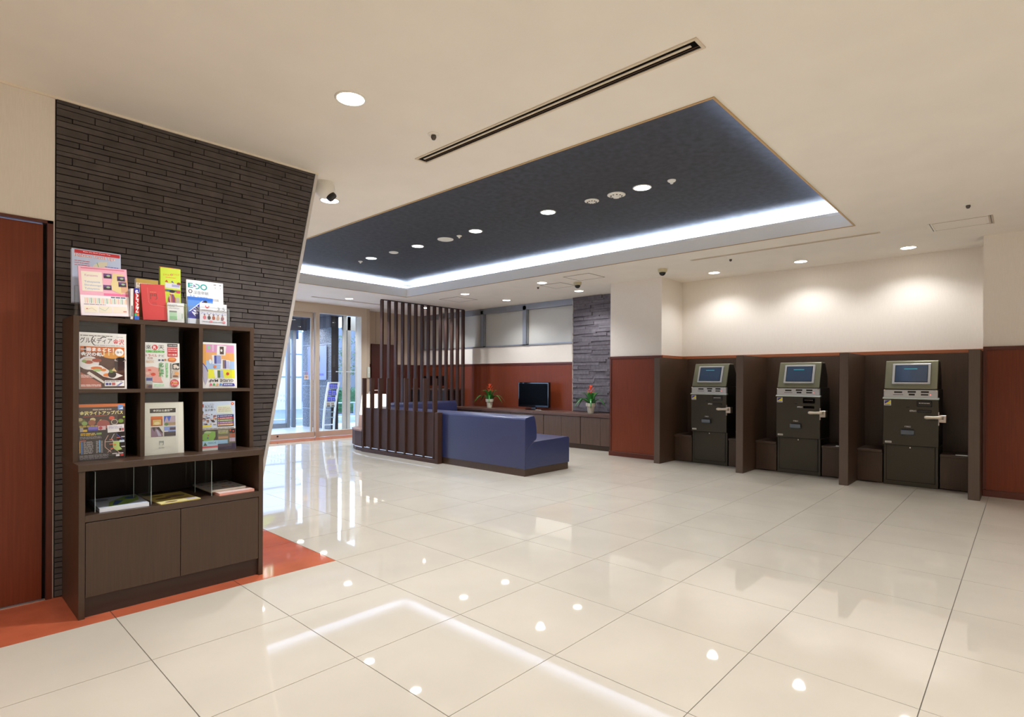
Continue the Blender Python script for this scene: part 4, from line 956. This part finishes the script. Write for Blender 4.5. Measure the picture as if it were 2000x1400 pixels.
a.rect(.18, .345, .47, .53, '8c7084').poly([(.34, .53), (.47, .43), (.47, .53)], 'e4e4dc').poly([(.30, .52), (.38, .53), (.46, .43), (.46, .40)], '2c2024').poly([(.30, .48), (.34, .48), (.44, .355), (.36, .35)], 'b4b0c8').poly([(.2, .53), (.3, .53), (.26, .44)], '3c2c34')
a.rect(.50, .345, .79, .53, '8ca0dc').rect(.50, .345, .79, .43, '3a3038').rect(.50, .43, .60, .45, 'e0e0e4').rect(.64, .46, .79, .51, '483c44')
a.vtext('門', .43, .26, .11, '5c7468', .0); a.lines(.36, .12, .50, .135, 1, '8a948c', .7, 3)
booklet('magazine', 'pale ivory gift guide with four small photographs in the lower middle pigeonhole', 'magazine', .869, 3.516, lz, .200, .290, .012, a, page=(226, 226, 212))
a = Art(.195, .288); a.rect(0, 0, 1, 1, '8c8a94'); a.rect(0, .42, 1, 1, 'ccdcf4'); a.rect(0, .42, 1, .46, 'e8e4e0'); a.rect(0, .88, .09, .95, 'c83c34'); a.text('いしかわ', .11, .925, .38, .96, '6a6460'); a.text('百万石', .11, .865, .36, .915, '3c4454', .01); a.text('金沢祭り', .11, .80, .42, .85, '3c4454', .01)
a.poly([(.45, .76), (.47, .91), (.85, .92), (.93, .74)], 'dfe8d0'); a.lines(.50, .78, .86, .88, 4, 'b86a70', .3, 2); a.ell(.92, .945, .045, .03, 'e0401c').ell(.92, .945, .02, .014, 'f8d8a0'); a.ell(.03, .78, .05, .04, '4c5c38')
rr = random.Random(4)
for k in range(46):
    x, y = rr.uniform(0, .42), rr.uniform(.52, .74); a.ell(x, y, rr.uniform(.015, .05), rr.uniform(.008, .025), rr.choice(('b03038', '2c2830', 'd8c8c0', '6c4c88', 'e0a070', 'e8e4e8', '2c2830')), 8); a.k -= 1
a.k += 1; a.rect(0, .625, .45, .632, 'e8e8ec'); a.rect(.01, .475, .30, .515, 'eee040'); a.rect(.46, .475, .95, .72, '2c2640')
for i, c in enumerate(('1c4c9c', 'c83038', '7c9848', '8c50a4', 'd89858')):
    a.rect(.47, .672 - i * .045, .93, .71 - i * .045, c); a.text(str(i + 1), .485, .678 - i * .045, .505, .702 - i * .045, 'f4f4f4', .02); a.lines(.54, .685 - i * .045, .90, .697 - i * .045, 1, 'e8e4ec', .9, i)
a.lines(.02, .43, .95, .45, 1, '60585c', .7, 5); a.rect(0, .0, .46, .42, '3c342c'); a.poly([(0, .30), (.14, .40), (.40, .38), (.40, .28), (.34, .20), (.1, .19), (0, .24)], '7cb048'); a.ell(.18, .37, .10, .02, 'b0c890'); a.ell(.20, .305, .022, .016, 'c83838').ell(.18, .255, .022, .016, '5c4ca0')
a.rect(0, 0, .46, .20, 'a8d4e8').rect(0, 0, .46, .09, 'd85a60').rect(0, 0, .46, .05, 'dcdcd8').poly([(.05, .10), (.1, .17), (.16, .10)], '3c5c3c'); a.text('MARCHE', .19, .13, .42, .17, '3c6c9c', .0)
a.rect(.46, 0, .98, .42, '6c6850').rect(.46, .12, .75, .20, '98c4e4').rect(.46, .0, .98, .12, '40344c'); a.lines(.48, .32, .76, .40, 3, 'd0cca8', .4, 6).rect(.48, .33, .70, .345, 'a8b838'); a.rect(.80, .33, .97, .42, '1c1820').rect(.80, .24, .97, .32, 'a05c48').rect(.80, .15, .97, .23, 'b0a0b4').rect(.48, .22, .76, .27, 'b8906c'); a.ell(.83, .39, .02, .02, 'e04830').ell(.92, .37, .02, .02, 'd84c30')
booklet('magazine', 'festival flyer with coloured route bars in the lower right pigeonhole', 'flyer', 1.160, 3.516, lz, .195, .288, .008, a)

# ---- things on top of the cabinet
tz = 1.4985; GT = 'leaflets and guides on top of the brochure cabinet'
a = Art(.215, .285); a.rect(0, 0, 1, 1, 'c4d2ea'); a.rect(.05, .92, .98, .985, 'cc2c34'); a.text('Make the Most of your Trip', .22, .945, .78, .97, 'f6dce0', .02); a.text('Ishikawa Travel Tips', .05, .84, .88, .915, 'c83440', .06); a.text('Ishikawa Travel Tips', .05, .842, .88, .912, 'f8f0f0', .015)
a.poly([(.40, .60), (.42, .72), (.55, .80), (.72, .82), (.70, .70), (.62, .60)], 'e2dcc0').line([(.50, .78), (.53, .70), (.47, .60)], .012, '5cb070'); a.lines(.05, .68, .35, .80, 3, 'd05868', .25, 3); a.lines(.66, .64, .95, .74, 3, '6070c8', .35, 4)
h1 = booklet('flyer_stack', 'thick stack of pale blue travel tip flyers behind the pink flyer', 'flyer', .573, 3.625, tz + .08, .215, .285, .035, a, 0.0, -.08, GT, (214, 226, 244), mat('pale_blue_paper', (206, 220, 244), .6))
a = Art(.212, .258); a.rect(0, 0, 1, 1, 'f2d6e2'); a.rect(0, .42, 1, 1, 'f4b8cc'); a.rect(.05, .955, .95, .975, 'e07890'); a.rect(.05, .50, .47, .90, 'f4ecdc'); a.text('Kanazawa', .12, .80, .38, .845, 'c890b0'); a.text('Takayama', .10, .66, .42, .71, 'a8bcdc', .01); a.text('Shirakawago', .10, .59, .44, .64, 'a8bcdc', .01); a.text('Takayama', .10, .52, .40, .57, 'a8bcdc', .01)
a.rect(.48, .42, 1, .47, 'f07ca8'); a.poly([(.62, .56), (.70, .90), (.92, .88), (.98, .56), (.85, .46)], 'e8d49c'); a.rect(.85, .5, 1, .78, 'dcae8c')
for (x, y) in ((.50, .78), (.78, .74), (.80, .62), (.48, .54)):
    a.rect(x, y, x + .17, y + .10, '6c4c84'); a.rect(x + .01, y + .01, x + .16, y + .05, '3c3834'); a.ell(x + .10, y + .055, .04, .02, 'a8c0a0')
a.rect(.0, 0, 1, .41, 'f6eef4'); a.lines(.62, .37, .95, .405, 1, '5c6c84', .8, 5)
for i in range(22):
    a.rect(.08 + i * .04, .25, .105 + i * .04, .36, ('e6dcc4', 'f0c0a0', 'cfe0d0', '98c0a8')[i % 4]); a.k -= 1
a.k += 1; a.rect(.06, .06, .34, .20, 'f4ecd8').rect(.36, .06, .62, .20, 'eee6d2').rect(.64, .06, .94, .20, 'f2e6d6'); a.line([(.36, .16), (.48, .10), (.56, .18)], .01, 'a8c8b8').line([(.1, .12), (.22, .15), (.3, .09)], .008, 'd0c0a8').rect(.86, .09, .93, .11, 'd86070').rect(.10, .13, .13, .145, 'd86070'); a.lines(.06, .215, .50, .24, 1, '9c9098', .5, 6)
booklet('flyer_stack', 'stack of pink bus route flyers leaning at the left end of the cabinet top', 'flyer', .597, 3.54, tz + .006, .212, .258, .016, a, -.045, -.10, GT, (246, 220, 232), mat('pink_paper', (244, 214, 228), .6))
# clear holders
def holder(x0, x1, y0, y1, z1, label):
    t = thing('acrylic_holder', label, 'holder', ((x0 + x1) / 2, y0, tz), 'acrylic leaflet holders')
    box('front', x0, x1, y0, y0 + .003, tz, z1, M_acr, t); box('back', x0, x1, y1, y1 + .003, tz, z1 + .05, M_acr, t)
    box('side', x0 - .003, x0, y0, y1, tz, z1, M_acr, t); box('side', x1, x1 + .003, y0, y1, tz, z1, M_acr, t)
    box('edge', x1, x1 + .003, y0 - .001, y0, tz, z1, M_acre, t); box('top_edge', x0, x1, y0, y0 + .003, z1, z1 + .0015, M_acre, t)
holder(.578, .812, 3.585, 3.60, 1.66, 'clear stepped acrylic holder behind the pink flyers')
t = thing('guide_book', 'slim white book standing beside the pink flyers', 'book', (.809, 3.53, tz), GT)
B().box(0, .013, 0, .11, 0, .168).build('cover', M_whitep, t, .001, local=True); a = Art(.013, .168); a.rect(0, 0, 1, 1, 'eceae6'); a.rect(.3, .1, .7, .45, '5a5458'); a.build(t, 'spine_print', (0, -.0004, 0))
t = thing('guide_book', 'guide book with red and blue spine reading JAPAN', 'book', (.825, 3.525, tz), GT)
B().box(0, .022, 0, .12, 0, .172).build('cover', mat('dark_red_cover', (150, 28, 32), .4), t, .001, local=True)
a = Art(.022, .172); a.rect(0, 0, 1, 1, 'c42830'); a.rect(0, .84, 1, 1, '2c34a4'); a.ell(.5, .92, .24, .028, 'e8ecf8'); a.text('JAPAN', -2.2, .53, 3.2, .62, 'ffffff', .02, rot=-90); a.rect(.42, .68, .58, .80, 'f2e4e4'); a.rect(.55, .37, .95, .42, 'f2f2f2'); a.rect(0, 0, 1, .2, '3c6cd0').rect(0, .12, .5, .2, '3cb878').rect(.5, .12, 1, .2, 'e07838'); a.build(t, 'spine_print', (0, -.0004, 0))
a = Art(.108, .238); a.rect(0, 0, 1, 1, 'e8e4d8'); a.rect(0, .90, 1, 1, 'c0a450'); a.text('KANAZAWA', .06, .84, .94, .895, 'b89c40', .03); a.rect(.05, .1, .95, .8, 'b8b090')
booklet('guide_book', 'thick gold topped guide book titled KANAZAWA behind the red booklet', 'book', .854, 3.612, tz + .002, .108, .238, .030, a, 0, -.02, GT, (206, 186, 130))
a = Art(.118, .200); a.rect(0, 0, 1, 1, 'c84444'); a.lines(.36, .775, .62, .79, 1, 'd8a050', .8, 3); a.text('門', .36, .58, .64, .74, '5a4438', .0); a.lines(.42, .42, .62, .50, 3, '8c3c3c', .3, 4); a.line([(.27, .9), (.28, .50), (.36, .43), (.95, .38)], .006, 'e49c9c')
booklet('booklet', 'plain red booklet leaning in front of the gold guide book', 'booklet', .872, 3.545, tz + .005, .118, .200, .012, a, -.055, -.08, GT, (190, 60, 60), mat('red_cover', (192, 60, 60), .4))
a = Art(.104, .31); a.rect(0, 0, 1, 1, 'f06a38'); a.rect(.1, .94, .9, .96, 'f8c8b0')
booklet('leaflet', 'orange leaflet just showing above the lime green leaflets', 'leaflet', .980, 3.645, tz + .02, .104, .31, .006, a, 0, -.05, GT, (230, 110, 60))
a = Art(.104, .29); a.rect(0, 0, 1, 1, 'c8dc3c'); a.text('DINE', .14, .84, .46, .875, 'e08a30'); a.ell(.54, .87, .06, .02, 'd84c28'); a.text('S', .51, .858, .57, .882, 'f8f0e0'); a.text('SHOP', .62, .865, .94, .90, 'e08a30'); a.lines(.25, .80, .75, .82, 1, 'e0a040', .8, 2)
a.rect(.22, .60, .96, .70, 'd8d8dc').poly([(.20, .72), (.30, .76), (.38, .71)], 'c84038').poly([(.5, .73), (.58, .75), (.66, .70)], '5850a0').ell(.90, .70, .10, .03, '8c4038').rect(.55, .63, .94, .68, 'a0a4c8')
a.rect(.18, .53, .98, .57, '6c7058').rect(.3, .53, .5, .57, '3c5a9c').rect(.78, .51, .96, .56, 'c84868')
a.ell(.56, .50, .10, .035, 'e6c8b0').ell(.56, .535, .14, .028, '2c2024').poly([(.40, .24), (.35, .38), (.45, .48), (.62, .48), (.72, .40), (.72, .24)], 'a83048').line([(.44, .46), (.50, .26)], .03, 'f0e4e8').line([(.58, .47), (.64, .26)], .04, '5848a8').line([(.50, .47), (.56, .27)], .02, 'e8c040').rect(.76, .32, .92, .42, 'c8b8b0')
booklet('leaflet_stack', 'lime green shopping leaflets with a kimono figure, tallest on the cabinet top', 'leaflet', .972, 3.60, tz + .03, .104, .29, .028, a, 0, -.05, GT, (184, 204, 50), mat('lime_paper', (190, 212, 54), .5))
a = Art(.086, .112); a.rect(0, 0, 1, 1, 'eeeeec'); a.text('Kanazawa', .06, .86, .58, .94, '7c7c80'); a.text('Tourist', .06, .77, .42, .84, '7c7c80'); a.text('Information', .06, .68, .70, .75, '7c7c80'); a.rect(.10, .30, .55, .50, 'b8dcb8').rect(.10, .50, .55, .58, '8c9088').rect(.10, .14, .55, .30, '98cc98').rect(.62, .1, .9, .5, 'e4ece4').line([(.10, .12), (.3, .1), (.55, .12)], .02, '4c6c54').rect(.84, .2, .88, .45, '90b090')
booklet('leaflet', 'small white tourist information leaflet in front of the lime green leaflets', 'leaflet', .992, 3.545, tz + .003, .086, .112, .006, a, -.02, -.05, GT)
holder(.985, 1.082, 3.535, 3.575, 1.61, 'clear acrylic holder around the white tourist leaflet')
a = Art(.205, .262); a.rect(0, 0, 1, 1, 'eeeff0'); a.text('E', .04, .82, .17, .93, '1c9c98', .03); a.poly([(.19, .83), (.19, .91), (.23, .87)], '6c50a8'); a.text('D', .23, .80, .36, .92, '1c9c98', .03); a.poly([(.24, .81), (.29, .86), (.24, .91), (.21, .91), (.26, .86), (.21, .81)], 'eeeff0'); a.ring(.46, .86, .095, .07, .035, '1c9c98')
a.rect(.73, .935, .80, .95, '303438').rect(.89, .935, .95, .95, '303438'); a.text('3', .75, .85, .79, .89, '8c9098'); a.text('4', .90, .85, .935, .89, '8c9098'); a.ell(.10, .74, .055, .045, '50545c').ell(.10, .74, .035, .03, 'd8dade'); a.text('深夜早朝', .18, .68, .58, .76, '8c94a0'); a.text('3.6', .08, .61, .22, .66, '7ca4e0', .01); a.lines(.28, .615, .55, .635, 1, '9cb4d8', .7, 3); a.text('成田発', .70, .56, .87, .62, '9c9ca0'); a.line([(.9, .34), (.99, .41)], .02, 'c8a4d0')
booklet('magazine', 'white timetable magazine with teal EDO lettering at the right of the cabinet top', 'magazine', 1.107, 3.60, tz + .006, .205, .262, .008, a, 0, -.06, GT)
a = Art(.140, .160); a.rect(0, 0, 1, 1, 'e4e8f0'); a.rect(0, .20, 1, 1, '5c90dc'); a.rect(0, .88, 1, 1, '3470cc'); a.poly([(.02, .22), (.02, .44), (.10, .46), (.62, .88), (.66, .70), (.48, .20)], '2c2c9c').line([(.08, .46), (.60, .88)], .03, 'f0f2f8'); a.text('ANA', .12, .40, .58, .60, 'f4f6fc', .03, rot=52); a.ell(.70, .80, .06, .07, 'd8b090').ell(.70, .85, .07, .05, '2c2020').poly([(.62, .20), (.64, .66), (.78, .64), (.80, .20)], 'b0b4c8')
booklet('timetable', 'blue airline timetable booklet beside the white timetable with 3.5', 'timetable', 1.100, 3.568, tz + .003, .140, .160, .005, a, 0, -.05, GT)
a = Art(.151, .127); a.rect(0, 0, 1, 1, 'e6e7ec'); a.ring(.27, .84, .075, .09, .03, 'd83038', 150, 390); a.ell(.27, .80, .035, .035, 'd83038'); a.lines(.08, .66, .48, .69, 1, '8c7078', .6, 4); a.text('3', .64, .68, .73, .84, '6c7078'); a.text('.5', .77, .68, .93, .84, '6c7078'); a.rect(0, .60, 1, .615, '9a9aa0'); a.text('プレミアムシーズン', .02, .47, .98, .57, '4458b8', .01)
for i, c in enumerate(('d87884', '50484c', 'b86c50', 'd0b09c', '9c6c74')):
    x = .17 + i * .165; a.ell(x, .43, .03, .035, 'd8b098'); a.ell(x, .455, .03, .02, '2c2424'); a.ell(x, .32, .06, .09, c)
a.lines(.10, .12, .90, .16, 1, '98a0a8', .6, 5); a.ell(.40, .15, .06, .05, 'e89098').ell(.88, .15, .06, .05, 'e89098')
booklet('timetable', 'white airline timetable booklet marked 3.5 with five small figures', 'timetable', 1.158, 3.542, tz + .003, .151, .127, .006, a, 0, -.04, GT)
holder(1.098, 1.315, 3.530, 3.585, 1.60, 'clear acrylic holder around the airline timetables')

# ---- flat stacks in the open compartment
def flat_stack(name, label, cat, x, y, z, w_, d_, n, art, rotz, pm):
    t = thing(name, label, cat, (x, y, z), 'papers in the open compartment', (0, 0, rotz))
    B().box(0, w_, 0, d_, 0, n).build('pages', pm, t, local=True)
    ao = art.build(t, 'cover_print'); ao.rotation_euler = (-PI / 2 + PI, 0, 0); ao.rotation_euler = (math.radians(-90), 0, 0)
    ao.location = (0, 0, n + .0002)
    return t, ao
def top_art(w_, d_):
    return Art(w_, d_)
def lay(label, name, cat, x, y, z, w_, d_, n, a, rotz, pm):
    t = thing(name, label, cat, (x, y, z), 'papers in the open compartment', (0, 0, rotz))
    B().box(0, w_, 0, d_, 0, n).build('pages', pm, t, local=True)
    for i, v in enumerate(a.v): a.v[i] = (v[0], v[2], n + .0003 - v[1])   # lay the sheet flat, face up
    a.build(t, 'cover_print'); return t
a = Art(.215, .30); a.rect(0, 0, 1, 1, 'c0cce0'); a.poly([(.2, .1), (.3, .5), (.7, .9), (1, .9), (.9, .4), (.6, .15)], '8cae54').poly([(.3, .2), (.45, .6), (.6, .5), (.4, .2)], '3454a0').ell(.8, .7, .12, .1, '3c60a8').rect(0, 0, 1, .08, 'eef2fa'); a.ell(.2, .75, .15, .1, '7c88a0')
lay('stack of blue and green area maps in the open compartment', 'map_stack', 'map', .650, 3.400, .5055, .215, .30, .018, a, -.03, mat('white_paper_edge', (232, 238, 248), .5))
a = Art(.20, .29); a.rect(0, 0, 1, 1, 'dcc870'); a.rect(0, 0, 1, .22, 'f0e4a0').ell(.3, .5, .2, .08, '6c5840').ell(.65, .6, .25, .12, '8c7868').ell(.3, .8, .15, .05, '58482c').ell(.3, .1, .15, .05, '8c6c5c').rect(.7, .06, .95, .2, 'c8c0d0').ell(.7, .35, .2, .05, 'a08450')
lay('yellow printed leaflet lying in the middle of the open compartment', 'leaflet', 'leaflet', .915, 3.372, .5055, .20, .29, .004, a, .06, mat('yellow_paper', (226, 210, 130), .5))
a = Art(.20, .285); a.rect(0, 0, 1, 1, 'f4c0b0'); a.rect(0, 0, .9, .9, 'f2d8d0')
lay('pale booklet with salmon red edge at the right of the open compartment', 'booklet', 'booklet', 1.215, 3.385, .5055, .20, .285, .014, a, .03, mat('salmon_paper', (232, 168, 152), .5))
a = Art(.20, .285); a.rect(0, 0, 1, 1, 'c8c4c4')
rr = random.Random(6)
for k in range(26): a.ell(rr.uniform(.1, .9), rr.uniform(.15, .85), .05, .04, rr.choice(('3c70a0', 'b84050', '4c8c60', 'e0d8d0', '4c4048', 'd0a050')), 8); a.k -= 1
lay('colourful booklet lying on the salmon edged booklet', 'booklet', 'booklet', 1.190, 3.45, .520, .20, .285, .012, a, .02, mat('paper_white', (236, 234, 226), .6))
